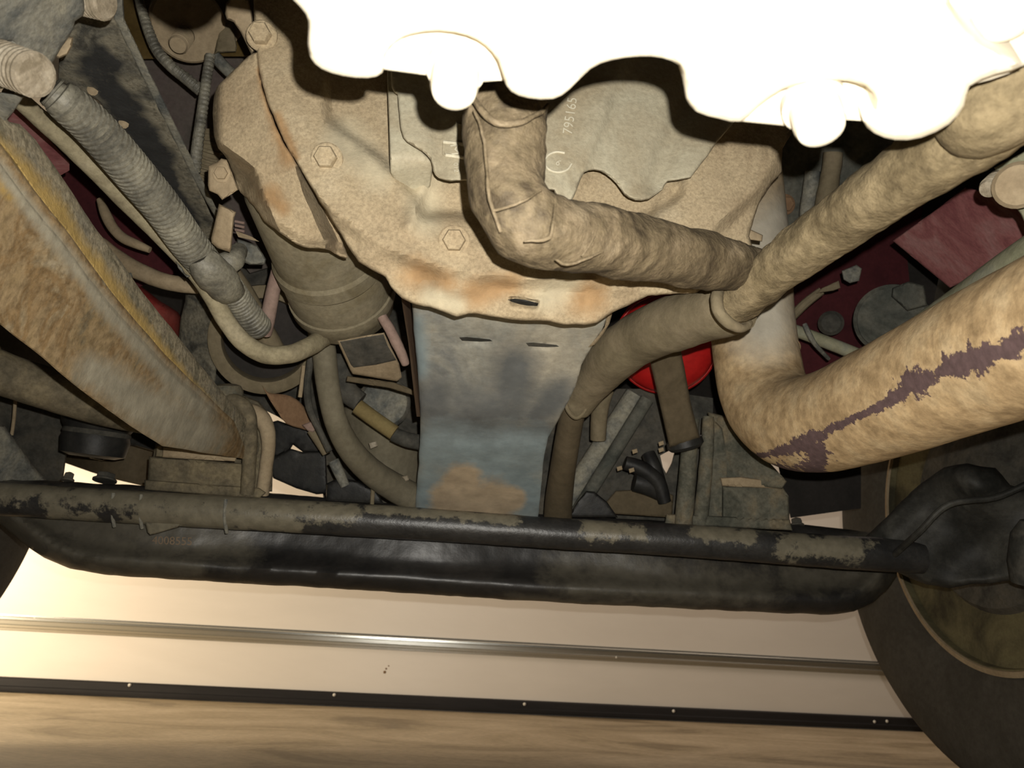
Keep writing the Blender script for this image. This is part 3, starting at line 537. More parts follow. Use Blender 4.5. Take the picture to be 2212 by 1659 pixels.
# right spring clamp
rp = Thing('right_spring_pad', 'green grey spring clamp block with upright bars under the exhaust bend', 'clamp')
rp.part('block', relief([(1560, 1050), (1690, 1050), (1704, 1072), (1706, 1140), (1560, 1132)], 1.25, .09, 14, (6, .005)), M['greenpad'])
rp.part('plate', relief([(1556, 1032), (1600, 1030), (1688, 1042), (1692, 1056), (1560, 1050)], 1.245, .09, 14, (4, .003)), M['tan'])
rp.part('u_bolt', tube([(1496, 905, 1.24, 30), (1490, 960, 1.235, 34), (1484, 1040, 1.235, 38), (1476, 1132, 1.24, 40)], 6, 16, None, 1, True, .001, 60), M['greenpad'])
rp.part('u_bolt', tube([(1530, 900, 1.25, 24), (1528, 960, 1.245, 28), (1522, 1040, 1.245, 30), (1512, 1132, 1.25, 32)], 6, 16, None, 1, True, .001, 60), M['greenpad'])
rp.part('side_plate', relief([(1535, 900), (1560, 925), (1575, 1000), (1560, 1135), (1500, 1132), (1528, 1000)], 1.28, .03, 14, (5, .004)), M['greenpad'])
rp.part('base', relief([(1440, 1110), (1706, 1122), (1712, 1146), (1436, 1132)], 1.24, .09, 16, (5, .004)), M['greenpad'])
rs = single('right_leaf_spring', relief([(1528, 890), (1590, 905), (1640, 975), (1700, 1040), (1690, 1056), (1570, 1042), (1556, 985)], plane((1530, 890, 1.30), (1700, 1040, 1.22), (1570, 1040, 1.28)), .02, 14, (6, .004)), M['greenpad'], 'dull green leaf spring end half hidden behind the exhaust bend', 'leaf spring')
kn = Thing('steering_knuckle', 'large dark steering knuckle joining the axle to the right wheel', 'knuckle')
kb = plane((1850, 1190, 1.27), (2080, 1000, 1.18), (2200, 1240, 1.12))
g = relief([(1846, 1190), (1868, 1160), (1930, 1100), (1990, 1042), (2040, 1010), (2090, 1000), (2150, 1012), (2182, 1048), (2230, 1060), (2300, 1080), (2300, 1250), (2212, 1250), (2110, 1262), (2050, 1270), (2000, 1262), (1935, 1236), (1880, 1215)], lambda x, y: kb(x, y)+.02*sstep((segdist(x, y, [(1850, 1190), (2050, 1005)])-20)/60)-.03*np.exp(-((x-2110)/50)**2-((y-1040)/40)**2)+.018*np.sin(x*.02)*np.sin(y*.025), .10, 12, (16, .014)); g.rough(.002, 25)
kn.part('arm', g, M['knuckle'], smooth=60)
kn.part('ball_joint', lathe(P(2235, 1215, 1.10), P(2235, 1100, 1.10)-P(2235, 1215, 1.10), [(.03, -.03), (.034, 0), (.03, .04), (.018, .06), (0, .062)], 24), M['dark'])
kn.part('hose', tube([(1930, 1200, 1.2, 14), (1985, 1150, 1.14, 14), (2050, 1090, 1.12, 14), (2150, 1075, 1.11, 14), (2230, 1040, 1.1, 14)], 6, 10), M['knuckle'])

# ================================================================== WHEELS
def wheel(c, sgn, steer, label):
    t = Thing('wheel', label, 'wheel')
    ax = Vector((sgn*math.cos(math.radians(steer)), -sgn*math.sin(math.radians(steer)), 0)); R = c.z; ri = .30
    t.part('tyre', lathe(c, ax, [(ri, .012), (ri+.012, .003), (ri+.05, -.004), (ri+.12, -.010), (R-.06, -.004), (R-.022, .006), (R-.004, .022), (R, .04), (R, .125), (R-.008, .128), (R-.008, .136), (R, .139), (R, .26), (R-.004, .278), (R-.05, .30), (ri, .29)], 160, 0.0, False), M['tire'], smooth=45)
    t.part('rim_highlight', lathe(c, ax, [(ri+.006, .010), (ri+.008, -.001), (ri-.002, -.004), (ri-.005, .004), (ri, .012)], 120, 0.0, False), M['tan'], smooth=45)  # highlight on the rim lip, put in as a light tan ring
    t.part('rim', lathe(c, ax, [(ri+.004, .012), (ri+.006, .002), (ri-.006, .0), (ri-.012, .03), (ri-.03, .075), (ri-.045, .08), (ri-.06, .03), (ri-.085, .022), (ri-.11, .045), (ri-.17, .07), (.06, .07), (0, .07)], 96), M['rim'], smooth=45)
    t.part('brake_drum', lathe(c, ax, [(0, -.02), (.10, -.02), (.115, -.012), (.19, .0), (.2, .012), (.205, .14), (0, .145)], 64), M['dark'])
    return t
wheel(Vector((1.075, 1.30, .52)), 1, 0, 'right front wheel with grey tyre sidewall at the lower right corner')
wl = wheel(Vector((-.875, 1.30, .52)), -1, 10, 'left front wheel showing as a dark tyre edge at the far left')

# ================================================================== LEFT SIDE ITEMS
fr = Thing('frame_rail', 'blotched black and dusty frame rail slanting down the upper left', 'frame rail')
rl = plane((180, 60, .80), (470, 480, 1.12), (300, 330, .98))
g = relief([(120, -60), (238, -60), (246, 40), (300, 150), (360, 270), (420, 390), (470, 490), (500, 545), (560, 660), (580, 720), (535, 700), (480, 600), (420, 520), (300, 330), (210, 215), (125, 175), (130, 60)], rl, .015, 9, (5, .002), None); g.rough(.0012, 50); g.paint('soot', [[(200, 140, 26), (240, 190, 26), (300, 280, 24), (345, 350, 22), (372, 400, 12)], [(215, 120, 14), (250, 140, 10)], [(380, 420, 10), (420, 480, 12)]])
fr.part('web', g, M['rail'], smooth=50)
fr.part('lip', relief([(230, -60), (262, -60), (268, 40), (318, 145), (375, 262), (434, 382), (482, 480), (478, 492), (420, 392), (360, 272), (300, 152), (246, 42)], lambda x, y: rl(x, y)+.004, .012, 9, (5, .003)), M['bracket'])
for x, y, w_ in ((345, 262, 12), (278, 190, 8)):
    fr.part('dirt_clod', lathe(P(x-78, y+5, float(rl(x-78, y+5))), CAMP-P(x, y, .9), [(.006, -.003), (.006, .002), (.003, .004), (0, .0045)], 10), M['tan'])
tlb = Thing('top_left_bracket', 'grey cast bracket with a threaded stud in the top left corner', 'bracket')
bp_ = plane((0, 0, .52), (160, 60, .60), (40, 230, .60))
g = relief([(-80, -60), (180, -60), (182, 20), (178, 34), (160, 45), (158, 62), (118, 130), (95, 160), (60, 150), (30, 92), (-80, 80)], bp_, .03, 12, (6, .004)); g.rough(.001, 40)
tlb.part('plate', g, M['bracket'], smooth=50)
tlb.part('lower_ear', relief([(-60, 190), (40, 205), (52, 208), (30, 240), (0, 275), (-60, 330)], plane((0, 200, .58), (50, 208, .58), (0, 275, .62)), .012, 12, (4, .003)), M['bracket'])
sa = P(112, 168, .545)-P(14, 132, .56)
tlb.part('stud', stud(P(4, 136, .545), sa, .0160, .037, .0045), M['thread'], 'dusty threaded stud end', smooth=0)
tlb.part('nut', lathe(P(-8, 128, .55), sa, [(.026, -.03), (.026, -.006), (.023, -.002), (.016, .0)], 6), M['bracket'])
tlb.part('stud', stud(P(176, -6, .61), P(238, 8, .605)-P(170, -8, .61), .0140, .024, .0032), M['thread'], smooth=0)
tlb.part('washer', relief([(106, 118), (124, 98), (146, 78), (158, 80), (156, 100), (146, 118), (128, 126)], .66, .012, 9, (8, .005)), M['tan'])
def rings(p, amp=.13): return lambda s, a: 1+amp*(1 if math.sin(s*2*math.pi/p) > -.15 else -1)*(.55+.45*math.cos(a*1+.4))
cc = Thing('corrugated_conduit', 'thick grey corrugated conduit beside the frame rail', 'conduit')
cp = [(108, 196, .66, 64), (140, 222, .67, 80), (190, 265, .70, 84), (245, 325, .735, 84), (300, 390, .78, 82), (350, 450, .82, 78), (400, 520, .87, 74), (440, 570, .91, 70), (462, 600, .93, 66)]
cc.part('ribbed_sleeve', tube(cp, 38, 22, rings(.0066), 1, True), M['conduit'], smooth=25)
cc.part('taped_joint', tube([(430, 556, .89, 66), (452, 582, .90, 78), (474, 604, .92, 82), (494, 628, .95, 66)], 6, 20, None, 1, True, .003, 45), M['conduit'])
cc.part('branch', tube([(462, 590, .92, 50), (490, 570, .92, 52), (508, 556, .925, 44), (512, 540, .94, 36)], 6, 16, None, 1, True, .003, 40), M['conduit'])
cc.part('tail', tube([(486, 610, .94, 62), (510, 644, .97, 60), (540, 685, 1.0, 58), (558, 706, 1.02, 56)], 26, 22, rings(.0058, .05), 1, True, 0, 30, True), M['conduit'], smooth=25)
hs = single('brake_hose', tube([(20, 195, .72, 40), (60, 232, .74, 40), (120, 285, .77, 42), (190, 350, .81, 44), (260, 420, .85, 44), (330, 490, .89, 42), (390, 552, .92, 40), (430, 596, .935, 40), (462, 645, .95, 40), (490, 695, .96, 39), (525, 738, .965, 40), (570, 764, .965, 41), (620, 766, .965, 41), (665, 750, .99, 40), (706, 722, 1.06, 42), (722, 700, 1.12, 42)], 10, 20, None, 1, True, .0006, 40), M['hose'], 'smooth pale hose running under the conduit and hooking round below the canister', 'hose')
# cab parts seen between the pipes on the left
cl_ = Thing('cab_corner', 'maroon painted cab corner behind the pale hose on the left', 'cab panel')
cl_.part('upper_panel', relief([(-40, 215), (40, 228), (150, 350), (150, 368), (108, 392), (70, 360), (-40, 330)], plane((0, 230, .86), (150, 350, .93), (110, 390, .95)), .02, 16), M['maroon'])
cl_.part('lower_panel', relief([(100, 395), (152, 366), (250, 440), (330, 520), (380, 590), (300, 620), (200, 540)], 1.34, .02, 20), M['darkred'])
single('red_casting', relief([(205, 580), (245, 588), (300, 615), (345, 650), (385, 675), (392, 700), (385, 740), (376, 790), (300, 720), (230, 640)], lambda x, y: 1.30+.08*((np.asarray(x)-310)/90)**2+.06*((np.asarray(y)-670)/80)**2, .05, 12, (14, .02), None, 2), M['redcan'], 'red rounded casting behind the leaf spring', 'casting')
single('curved_line', tube([(216, 432, 1.16, 14), (228, 462, 1.15, 22), (244, 492, 1.14, 22), (266, 514, 1.13, 22), (296, 528, 1.12, 20), (324, 540, 1.12, 14)], 6, 12), M['tan'], 'short curved tan line in front of the dark red cab corner', 'hose')
single('looped_hose', tube([(186, 515, 1.16, 30), (215, 528, 1.15, 34), (255, 560, 1.14, 36), (300, 586, 1.13, 38), (350, 606, 1.12, 36), (395, 616, 1.12, 32), (428, 628, 1.12, 14)], 7, 16, None, 1, True, .0012, 30), M['tan'], 'tan hose looping in front of the red casting', 'hose')
single('thin_wire', tube([(200, 548, 1.13, 10), (232, 552, 1.12, 11), (250, 575, 1.12, 11), (266, 594, 1.12, 12), (285, 594, 1.12, 10)], 6, 8), M['bracket'], 'thin grey wire hooked under the tan looping hose', 'wire')
single('hose_clip', relief([(380, 564), (394, 580), (400, 592), (412, 596), (404, 600), (392, 588), (384, 578)], .90, .012, 8, (3, .003)), M['bracket'], 'small grey clip under the pale hose', 'clip')
single('blotched_bracket', relief([(404, 600), (440, 640), (475, 700), (470, 770), (462, 850), (420, 830), (382, 780), (390, 690), (400, 650)], plane((400, 600, 1.24), (470, 700, 1.22), (430, 840, 1.26)), .04, 12, (8, .006), None), M['rail'], 'blotched black upright bracket behind the lower hose', 'bracket')
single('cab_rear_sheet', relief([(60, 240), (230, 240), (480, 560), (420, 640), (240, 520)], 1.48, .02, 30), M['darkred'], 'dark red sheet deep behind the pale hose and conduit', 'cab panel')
single('pink_rod', tube([(602, 578, 1.02, 28), (590, 628, 1.03, 30), (578, 690, 1.04, 32), (572, 720, 1.05, 30)], 6, 14), M['pink'], 'pinkish dusty rod between the conduit tip and the canister', 'rod')
for i in range(4): pass
hp = Thing('finned_block', 'small dirty finned block behind the hanging strap', 'block')
hp.part('block', relief([(512, 515), (556, 530), (575, 560), (572, 572), (540, 572), (510, 560)], 1.06, .03, 12, (6, .006)), M['bracket'])
for k in range(3): hp.part('fin', tube([(508, 478+k*9, 1.04, 6), (528, 482+k*9, 1.04, 6)], 2, 8), M['pink'])
hp.part('foot', relief([(508, 498), (545, 512), (560, 522), (515, 512)], 1.05, .03, 12), M['tan'])
single('rear_pipe', tube([(498, 590, 1.12, 44), (530, 640, 1.13, 46), (562, 700, 1.15, 46), (600, 770, 1.18, 46)], 6, 14), M['sleeve'], 'dull pipe behind the conduit tail', 'pipe')
# top left behind the rail
single('brown_cover', relief([(236, -40), (600, -40), (590, 122), (430, 122), (380, 126), (292, 128), (262, 60)], plane((250, 0, 1.24), (560, 0, 1.2), (300, 128, 1.2)), .03, 20, (4, .003)), M['brownpanel'], 'glossy brown cover behind the frame rail at the top left', 'cover')
eb = Thing('engine_mount_disc', 'round dusty mount disc with a big threaded end near the top left', 'mount')
md = P(408, 55, 1.10); mdx = (CAMP-md)+RT*.12-UP*.25
eb.part('disc', lathe(md, mdx, [(.052, -.03), (.052, -.004), (.049, .0), (.02, .001), (0, .001)], 48), M['tan'])
eb.part('threaded_end', stud(P(398, 78, 1.085), P(374, 112, 1.03)-P(398, 78, 1.08), .0135, .040, .004), M['tan'])
eb.part('arm', relief([(470, 20), (498, 30), (505, 60), (512, 100), (510, 112), (470, 114), (462, 118), (470, 80)], 1.12, .02, 10, (6, .004)), M['sleeve'])
eb.part('wing', relief([(505, 40), (520, 62), (520, 78), (508, 92), (498, 70)], 1.14, .02, 10, (4, .003)), M['tan'])
single('upper_conduit', tube([(296, -20, 1.06, 16), (306, 20, 1.06, 20), (322, 70, 1.06, 22), (340, 110, 1.06, 23), (368, 142, 1.06, 24), (400, 168, 1.07, 25), (434, 196, 1.08, 26)], 24, 14, rings(.0065, .06)), M['conduit'], 'thin ribbed conduit curving past the round mount disc', 'conduit', smooth=25)
single('upright_conduit', tube([(454, 120, 1.05, 20), (447, 165, 1.045, 21), (438, 230, 1.04, 22), (428, 300, 1.04, 23), (420, 370, 1.05, 25)], 26, 14, rings(.0062, .07)), M['conduit'], 'thin ribbed conduit running straight down left of the folded cover', 'conduit', smooth=25)
single('finned_tube', tube([(458, 285, 1.12, 40), (455, 320, 1.12, 48), (446, 360, 1.13, 46), (436, 410, 1.14, 40)], 22, 14, rings(.0085, .10)), M['sleeve'], 'dim finned tube tucked behind the upright conduit', 'tube', smooth=25)
single('side_rod', tube([(464, 122, 1.14, 26), (490, 150, 1.14, 26), (520, 175, 1.14, 26)], 4, 12), M['bracket'], 'short grey rod behind the top corner of the folded cover', 'rod')
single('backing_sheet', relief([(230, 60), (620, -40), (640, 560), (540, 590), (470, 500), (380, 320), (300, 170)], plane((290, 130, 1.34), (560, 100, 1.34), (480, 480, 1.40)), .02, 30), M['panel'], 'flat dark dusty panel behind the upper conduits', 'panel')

# ================================================================== LOWER LEFT CORNER
dl = single('drag_link', tube([(-90, 770, 1.02, 96), (0, 805, 1.05, 94), (100, 838, 1.09, 92), (200, 868, 1.13, 90), (300, 892, 1.18, 86), (400, 910, 1.23, 80)], 8, 24, None, 1, True, .0008, 30), M['pad'], 'thick dusty tube passing behind the leaf spring at the left edge', 'rod')
bt = Thing('rubber_boot', 'black shiny rubber boot under the leaf spring', 'boot')
bc = P(212, 925, 1.30)
bt.part('boot', lathe(bc, Vector((.05, -.2, 1)), [(.035, -.05), (.05, -.045), (.054, -.02), (.05, -.006), (.056, .004), (.060, .02), (.052, .036), (.03, .04), (0, .041)], 40), M['black'])
bt.part('band', lathe(bc, Vector((.05, -.2, 1)), [(.052, -.012), (.0535, -.009), (.052, -.004)], 40), M['dark'])
single('brown_guard', relief([(140, 900), (345, 905), (338, 1056), (310, 1050), (250, 1036), (200, 1021), (140, 1000)], lambda x, y: 1.52+.10*((np.asarray(x)-250)/120)**2, .02, 16, (5, .004)), M['brown'], 'curved brown guard panel behind the rubber boot', 'guard')
single('black_liner', relief([(150, 900), (348, 905), (344, 978), (285, 962), (262, 966), (240, 985), (222, 996), (150, 980)], 1.44, .03, 14, (5, .004)), M['black'], 'black rubber liner below the shiny boot', 'liner')
kl = Thing('left_knuckle', 'dark grey steering arm at the left edge beside the wheel', 'knuckle')
kl.part('arm', relief([(-60, 900), (10, 920), (40, 960), (75, 1010), (105, 1042), (60, 1050), (-60, 1045)], plane((0, 920, 1.2), (100, 1040, 1.3), (-40, 1040, 1.2)), .05, 14, (10, .010)), M['bracket'])
kl.part('rod', tube([(33, 862, 1.3, 7), (30, 905, 1.3, 7), (25, 940, 1.3, 7)], 3, 8), M['tan'])
single('backing_plate', relief([(-60, 850), (158, 872), (136, 1042), (-60, 1042)], 1.46, .02, 24, (8, .006)), M['dark'], 'dark flat brake backing plate behind the left steering arm', 'plate')

# ================================================================== BEHIND: LEFT OF THE CENTRE PLATE
pu = Thing('pulley', 'dim olive pulley ring below the hooked hose', 'pulley')
pc = P(575, 735, 1.22); pax = CAMP-pc+Vector((0, 0, -.15))
pu.part('ring', lathe(pc, pax, [(.056, -.04), (.084, -.04), (.088, -.03), (.088, .0), (.082, .004), (.068, .004), (.066, -.004), (.066, -.04)], 56, 0.0, False), M['sleeve'])
pu.part('hub', lathe(pc, pax, [(.067, -.045), (.067, -.03), (.02, -.026), (.02, -.01), (0, -.01)], 40), M['underfloor'])
fbld = Thing('cooling_fan', 'rust brown cooling fan blade curving below the pulley ring', 'fan')
fbld.part('blade', relief([(566, 832), (576, 846), (590, 850), (618, 853), (640, 862), (658, 880), (672, 905), (690, 925), (688, 936), (672, 932), (652, 926), (618, 915), (600, 890), (584, 866)], lambda x, y: 1.235+.0006*(np.asarray(x)-620), .006, 9, (5, .003), None, 2), M['rustbrown'])
fbld.part('root', relief([(652, 918), (688, 904), (690, 922), (676, 934), (664, 930)], 1.225, .012, 8, (4, .003)), M['pink'])
fbld.part('stem', tube([(674, 928, 1.24, 24), (692, 955, 1.24, 24), (706, 980, 1.24, 20)], 4, 12), M['sleeve'])
single('radiator_hose', tube([(690, 705, 1.13, 52), (700, 760, 1.13, 52), (708, 830, 1.13, 50), (726, 910, 1.14, 50), (758, 972, 1.17, 54), (806, 1022, 1.22, 58), (862, 1058, 1.27, 62), (930, 1095, 1.31, 64)], 10, 24, lambda s, a: 1+.006*math.sin(s*700)), M['radhose'], 'thick grey hose curving down behind the left edge of the centre plate', 'hose')
single('thin_dark_pipe', tube([(672, 770, 1.16, 15), (664, 830, 1.16, 16), (668, 880, 1.17, 16), (690, 930, 1.18, 14), (712, 975, 1.18, 14)], 6, 10), M['dark'], 'thin dark pipe along the left of the thick grey hose', 'pipe')
single('slim_rod', tube([(656, 790, 1.18, 8), (653, 820, 1.18, 9), (648, 858, 1.18, 9)], 4, 8), M['tan'], 'short slim tan rod behind the thin dark pipe', 'rod')
cb = Thing('control_box', 'small black-topped box with a tan lower face right of the canister', 'box')
cbp = plane((740, 735, 1.02), (850, 725, 1.02), (770, 810, 1.08))
cb.part('case', relief([(728, 736), (830, 718), (842, 745), (862, 785), (868, 815), (858, 824), (762, 808), (757, 800)], cbp, .05, 12, (5, .004)), M['tan'])
cb.part('black_cover', relief([(734, 738), (828, 722), (838, 748), (856, 778), (812, 788), (764, 794), (758, 788)], lambda x, y: cbp(x, y)-.003, .002, 12, (3, .001)), M['dark'], 'speckled black upper face')
cb.part('bracket', relief([(750, 812), (852, 826), (900, 845), (900, 856), (840, 838), (748, 824)], 1.10, .02, 14, (3, .002)), M['brown'])
single('ended_rod', tube([(826, 684, 1.0, 22), (842, 712, 1.0, 23), (860, 748, 1.01, 23), (876, 785, 1.02, 20)], 6, 14, None, 1, True, .0008, 50, True), M['pink'], 'pinkish rod with a rounded end beside the black-topped box', 'rod')
single('angle_strip', relief([(866, 640), (884, 640), (893, 700), (900, 780), (906, 850), (908, 900), (900, 900), (892, 830), (882, 740)], plane((870, 640, .86), (890, 760, .96), (904, 880, 1.02)), .012, 10, (3, .002)), M['rustbrown'], 'thin rusty strip along the left edge of the centre plate', 'strip')
fs = Thing('fan_shroud', 'pale grey curved fan shroud behind the thick grey hose', 'shroud')
fs.part('shroud', relief([(735, 880), (760, 880), (800, 905), (850, 945), (915, 965), (915, 1110), (850, 1070), (790, 1010), (750, 950)], lambda x, y: 1.30+.10*((np.asarray(x)-820)/120)**2, .03, 14, (6, .006)), M['radhose'])
for x, y in ((806, 962), (874, 1035)): fs.part('clip', relief([(x-10, y-5), (x+6, y-9), (x+10, y+2), (x-6, y+8)], 1.255, .008, 8, (2, .002)), M['thread'])
yt = Thing('yellow_tube', 'dull yellow tube with a dark end beside the centre plate', 'tube')
yt.part('tube', tube([(772, 878, 1.18, 34), (810, 906, 1.18, 34), (852, 935, 1.18, 34)], 4, 14), mat('dull yellow paint', [(.16, .12, .05), (.2, .16, .07)], 12))
yt.part('dark_end', tube([(850, 938, 1.19, 32), (880, 950, 1.19, 34), (912, 956, 1.2, 34)], 4, 14), M['dark'])
single('dark_elbow', tube([(740, 765, 1.2, 40), (738, 810, 1.2, 46), (750, 845, 1.2, 48), (778, 868, 1.2, 44)], 6, 16), M['dark'], 'dark rubber elbow below the black-topped box', 'hose')
single('silver_cap', lathe(P(830, 870, 1.30), CAMP-P(830, 870, 1.3), [(.045, -.02), (.045, .0), (.038, .012), (.02, .016), (0, .017)], 32), M['bracket'], 'dull silver round cap above the yellow tube', 'cap')
em = Thing('rubber_mount', 'black rubber mount block between the left clamp and the fan shroud', 'mount')
em.part('upper', relief([(578, 914), (600, 908), (620, 915), (660, 926), (690, 950), (704, 976), (655, 977), (633, 961), (628, 969), (600, 985), (588, 985), (590, 930)], 1.33, .04, 12, (6, .006)), M['black'])
em.part('lower', relief([(582, 986), (600, 984), (628, 969), (652, 976), (704, 975), (708, 1066), (684, 1068), (640, 1055), (590, 1033), (582, 1010)], 1.32, .04, 12, (6, .006)), M['black'])
single('small_coupler', relief([(704, 1045), (735, 1030), (775, 1040), (815, 1062), (830, 1090), (704, 1085)], 1.27, .04, 12, (8, .008)), M['black'], 'black coupler under the end of the thick grey hose', 'coupler')
single('grey_spike', tube([(720, 995, 1.26, 24), (732, 1020, 1.26, 24), (746, 1050, 1.26, 20)], 4, 12), M['bracket'], 'short grey rod left of the thick grey hose', 'rod')
single('thin_post', tube([(806, 1052, 1.24, 9), (804, 1085, 1.24, 9), (803, 1105, 1.24, 9)], 3, 8), M['sleeve'], 'thin tan post under the thick grey hose', 'post')

# ================================================================== BEHIND: RIGHT OF THE CENTRE PLATE
rt_ = Thing('red_tank', 'bright red round tank end behind the dusty sleeve', 'tank')
rc = P(1438, 745, 1.32); rax = CAMP-rc+Vector((0, 0, -.25))
rt_.part('dome', lathe(rc, rax, [(.088, -.12), (.0885, -.02), (.086, -.004), (.078, .010), (.06, .022), (.03, .029), (0, .031)], 56), M['red'], smooth=60)
rt_.part('seam', lathe(rc, rax, [(.0875, -.016), (.0905, -.013), (.0905, -.010), (.0875, -.007)], 56), M['red'])
sh = Thing('brown_strut', 'dark brown strut with a black foot crossing in front of the red tank', 'strut')
sh.part('bar', relief([(1396, 745), (1466, 735), (1478, 790), (1492, 870), (1512, 945), (1488, 957), (1446, 966), (1438, 930), (1420, 850)], plane((1396, 745, 1.08), (1466, 735, 1.085), (1446, 966, 1.16)), .03, 11, (10, .008)), M['brown'], smooth=60)
sh.part('foot', lathe(P(1480, 960, 1.19), P(1495, 1010, 1.19)-P(1478, 945, 1.19), [(.022, -.012), (.028, -.008), (.029, .002), (.024, .007), (.01, .009), (0, .009)], 32), M['black'])
for k, (x0, y0, x1, y1, w_) in enumerate(((1398, 862, 1246, 1108, 30), (1372, 852, 1205, 1110, 44))):
    single('brace_bar', tube([(x0, y0, 1.30+.02*k, w_), ((x0+x1)/2, (y0+y1)/2, 1.30+.02*k, w_), (x1, y1, 1.31+.02*k, w_)], 4, 12), M['bracket'] if k == 1 else M['darkgreen'], ('thin grey brace bar right of the brown lower pipe' if k == 0 else 'thicker grey brace bar just right of the brown lower pipe'), 'brace')
single('short_tube', tube([(1318, 842, 1.24, 20), (1300, 870, 1.24, 36), (1294, 905, 1.245, 36), (1292, 950, 1.25, 34)], 5, 14), M['sleeve'], 'short dusty upright tube with a pale end below the sleeve', 'tube')
single('lower_brown_bracket', relief([(1308, 1085), (1330, 1060), (1420, 1055), (1455, 1070), (1452, 1118), (1320, 1110)], 1.33, .02, 14, (5, .004)), M['brown'], 'brown bracket left of the right clamp bars', 'bracket')
single('black_triangle', relief([(1226, 1118), (1246, 1085), (1266, 1060), (1284, 1062), (1312, 1085), (1335, 1118)], 1.27, .03, 12, (6, .005)), M['black'], 'black triangular mount right of the brown lower pipe foot', 'mount')
ha = Thing('harness', 'black cable bundle with pale clips left of the right clamp bars', 'cable')
for q in ([(1350, 1000, 1.3, 30), (1385, 1012, 1.3, 34), (1420, 1040, 1.3, 34), (1436, 1085, 1.3, 28)], [(1370, 1040, 1.31, 44), (1400, 1048, 1.31, 46), (1432, 1068, 1.31, 34)], [(1400, 980, 1.32, 30), (1412, 1010, 1.31, 34), (1424, 1050, 1.31, 34)]): ha.part('cable', tube(q, 6, 12), M['black'])
for x, y in ((1371, 975), (1338, 1012), (1364, 1016), (1428, 958), (1428, 972)): ha.part('clip', relief([(x-6, y-3), (x+5, y-6), (x+7, y+2), (x-4, y+6)], 1.275, .006, 8, (2, .001)), M['tan'])
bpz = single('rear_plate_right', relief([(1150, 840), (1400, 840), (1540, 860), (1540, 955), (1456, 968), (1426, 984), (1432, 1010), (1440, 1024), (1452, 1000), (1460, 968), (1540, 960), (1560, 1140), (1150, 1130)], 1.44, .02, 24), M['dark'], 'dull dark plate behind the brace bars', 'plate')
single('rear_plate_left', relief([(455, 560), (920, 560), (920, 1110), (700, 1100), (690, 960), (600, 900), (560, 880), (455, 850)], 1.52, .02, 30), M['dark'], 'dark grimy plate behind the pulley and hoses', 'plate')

# ================================================================== RIGHT SIDE ITEMS
eb2 = Thing('engine_block', 'dark ribbed engine block side under the pan on the right', 'engine block')
eb2.part('block', relief([(1600, 240), (1960, 240), (1960, 420), (1800, 560), (1680, 640), (1680, 400), (1640, 330)], plane((1680, 400, 1.30), (1900, 350, 1.22), (1720, 560, 1.36)), .05, 20, (4, .003)), M['darkgreen'])
eb2.part('rib', tube([(1800, 330, 1.2, 40), (1790, 400, 1.21, 42), (1778, 470, 1.22, 40), (1770, 520, 1.23, 36)], 5, 14, None, 1, True, .002, 30), M['sleeve'])
eb2.part('rib', tube([(1755, 370, 1.22, 30), (1748, 430, 1.23, 32), (1738, 490, 1.24, 28)], 5, 14, None, 1, True, .002, 30), M['bracket'])
eb2.part('bolt', hexbolt(P(1695, 442, 1.28), hax, .013, .010), M['rustbrown'])
single('side_lug', relief([(1604, 498), (1618, 494), (1648, 508), (1646, 522), (1604, 516)], .90, .02, 10, (3, .003)), M['tan'], 'small tan lug between the round housing and the exhaust pipe', 'lug')
mr = Thing('maroon_panel', 'large dusty maroon cab panel behind the hose on the right', 'cab panel')
mr.part('sheet', relief([(1928, 520), (2010, 462), (2085, 405), (2120, 412), (2185, 440), (2230, 470), (2230, 520), (2120, 590), (2052, 622)], plane((1928, 520, 1.08), (2090, 405, .96), (2060, 620, 1.04)), .02, 16, (4, .003)), M['maroon'])
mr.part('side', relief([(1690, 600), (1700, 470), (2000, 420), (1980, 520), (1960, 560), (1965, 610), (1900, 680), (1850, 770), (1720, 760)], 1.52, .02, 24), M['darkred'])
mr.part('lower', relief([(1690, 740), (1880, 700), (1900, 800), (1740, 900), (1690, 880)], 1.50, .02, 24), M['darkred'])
ac = Thing('round_housing_right', 'dim grey round casting with a square block above the tan exhaust pipe', 'casting')
ac_c = P(1925, 690, 1.22)
ac.part('disc', lathe(ac_c, CAMP-ac_c+Vector((-.1, 0, -.1)), [(.056, -.03), (.056, .0), (.05, .004), (.05, -.002), (.02, .006), (0, .007)], 44), M['darkgreen'])
ac.part('block', relief([(1926, 640), (1928, 622), (1962, 608), (1996, 616), (2004, 660), (1960, 672)], 1.18, .04, 12, (6, .006)), M['darkgreen'])
single('dim_cap', lathe(P(1795, 698, 1.36), CAMP-P(1795, 698, 1.36), [(.022, -.02), (.022, .0), (.016, .006), (0, .008)], 28), M['dark'], 'dim grey round cap in front of the dark red panel', 'cap')
single('thin_line', tube([(1700, 708, 1.28, 26), (1740, 722, 1.28, 27), (1800, 745, 1.27, 28), (1850, 765, 1.26, 28), (1890, 782, 1.25, 28)], 6, 12), M['olive'], 'thin olive line passing between the exhaust bends', 'hose')
single('line_tie', tube([(1738, 700, 1.24, 10), (1748, 722, 1.235, 12), (1762, 745, 1.24, 10), (1790, 775, 1.27, 8)], 5, 8), M['bracket'], 'grey tie wrapped round the thin olive line', 'tie')
single('bright_tab', relief([(1776, 622), (1812, 606), (1816, 622), (1800, 628), (1762, 634)], 1.2, .01, 8, (3, .002)), M['sleeve'], 'small pale tab just under the long hose', 'tab')
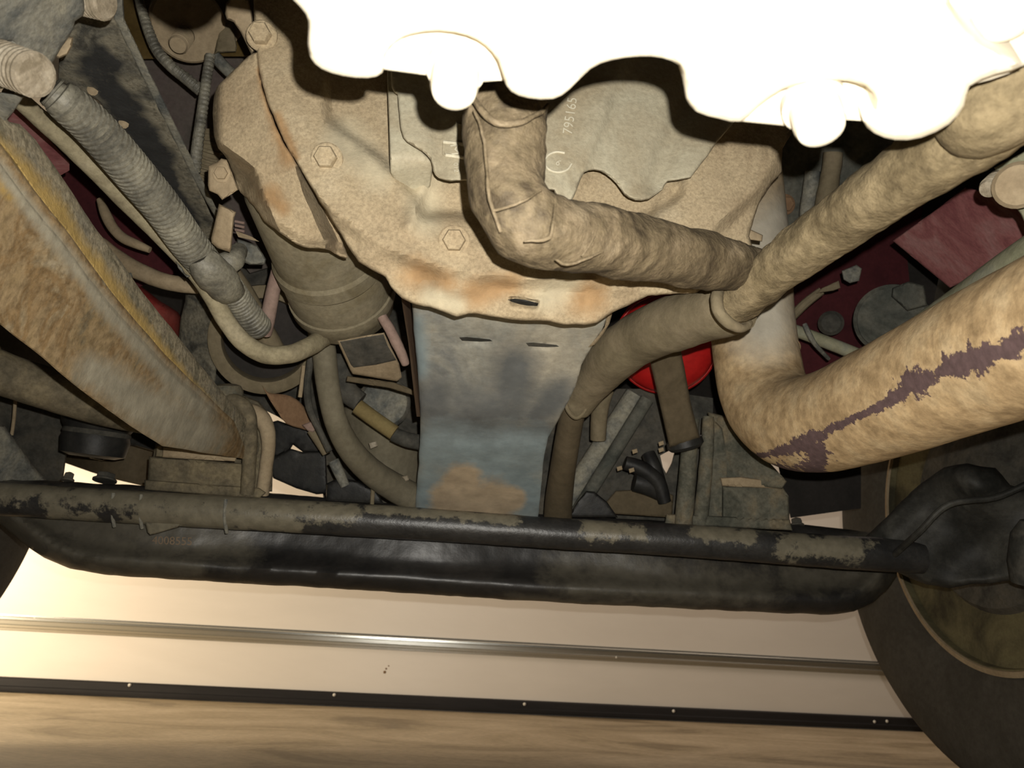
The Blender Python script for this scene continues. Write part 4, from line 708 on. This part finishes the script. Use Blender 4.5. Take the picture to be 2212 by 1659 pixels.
single('pale_clip', relief([(1818, 585), (1850, 572), (1862, 580), (1856, 606), (1836, 612), (1822, 604)], 1.2, .015, 8, (4, .003)), M['bracket'], 'grey clip just under the long hose, left of the maroon panel', 'clip')
single('diagonal_link', tube([(1705, 690, 1.25, 20), (1740, 655, 1.24, 20), (1775, 628, 1.23, 18)], 4, 10), M['sleeve'], 'short dusty link beside the upright part of the exhaust pipe', 'link')
rb = Thing('right_bracket', 'pale bracket with a round nut at the right edge below the hose cuff', 'bracket')
rb.part('plate', relief([(2148, 362), (2180, 345), (2260, 300), (2260, 520), (2222, 500), (2205, 462), (2180, 432), (2160, 400)], plane((2150, 362, .66), (2212, 340, .64), (2212, 460, .66)), .012, 10, (4, .003)), M['olive'])
rb.part('nut', lathe(P(2200, 400, .625), CAMP-P(2230, 430, .62), [(.019, -.02), (.019, .004), (.016, .008), (0, .009)], 26), M['tan'])
rb.part('stud', stud(P(2152, 392, .66), P(2120, 425, .64)-P(2160, 385, .66), .0088, .018, .003), M['thread'])

# ================================================================== FRONT OF THE TRUCK (dark background)
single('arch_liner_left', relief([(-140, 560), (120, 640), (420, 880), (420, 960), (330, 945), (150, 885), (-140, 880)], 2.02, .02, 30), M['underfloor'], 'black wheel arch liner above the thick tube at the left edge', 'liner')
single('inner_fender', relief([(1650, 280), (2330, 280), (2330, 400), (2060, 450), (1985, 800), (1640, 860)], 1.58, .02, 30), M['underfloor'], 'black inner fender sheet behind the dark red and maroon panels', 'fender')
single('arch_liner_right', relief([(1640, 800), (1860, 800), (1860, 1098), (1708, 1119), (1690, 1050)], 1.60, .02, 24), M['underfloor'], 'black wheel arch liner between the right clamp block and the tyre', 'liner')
rd = Thing('radiator', 'dark radiator block closing the view behind the engine', 'radiator')
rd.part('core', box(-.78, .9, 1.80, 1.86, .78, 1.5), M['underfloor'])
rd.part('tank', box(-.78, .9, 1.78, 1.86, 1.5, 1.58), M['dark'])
lamp_block = single('cab_light_block', box(-1.2, 1.3, .9, 1.9, 1.60, 1.64), M['underfloor'], 'unseen dark cab sheet added above everything to block lamp light', 'cab floor')  # unseen sheet added to keep lamp light from coming in above
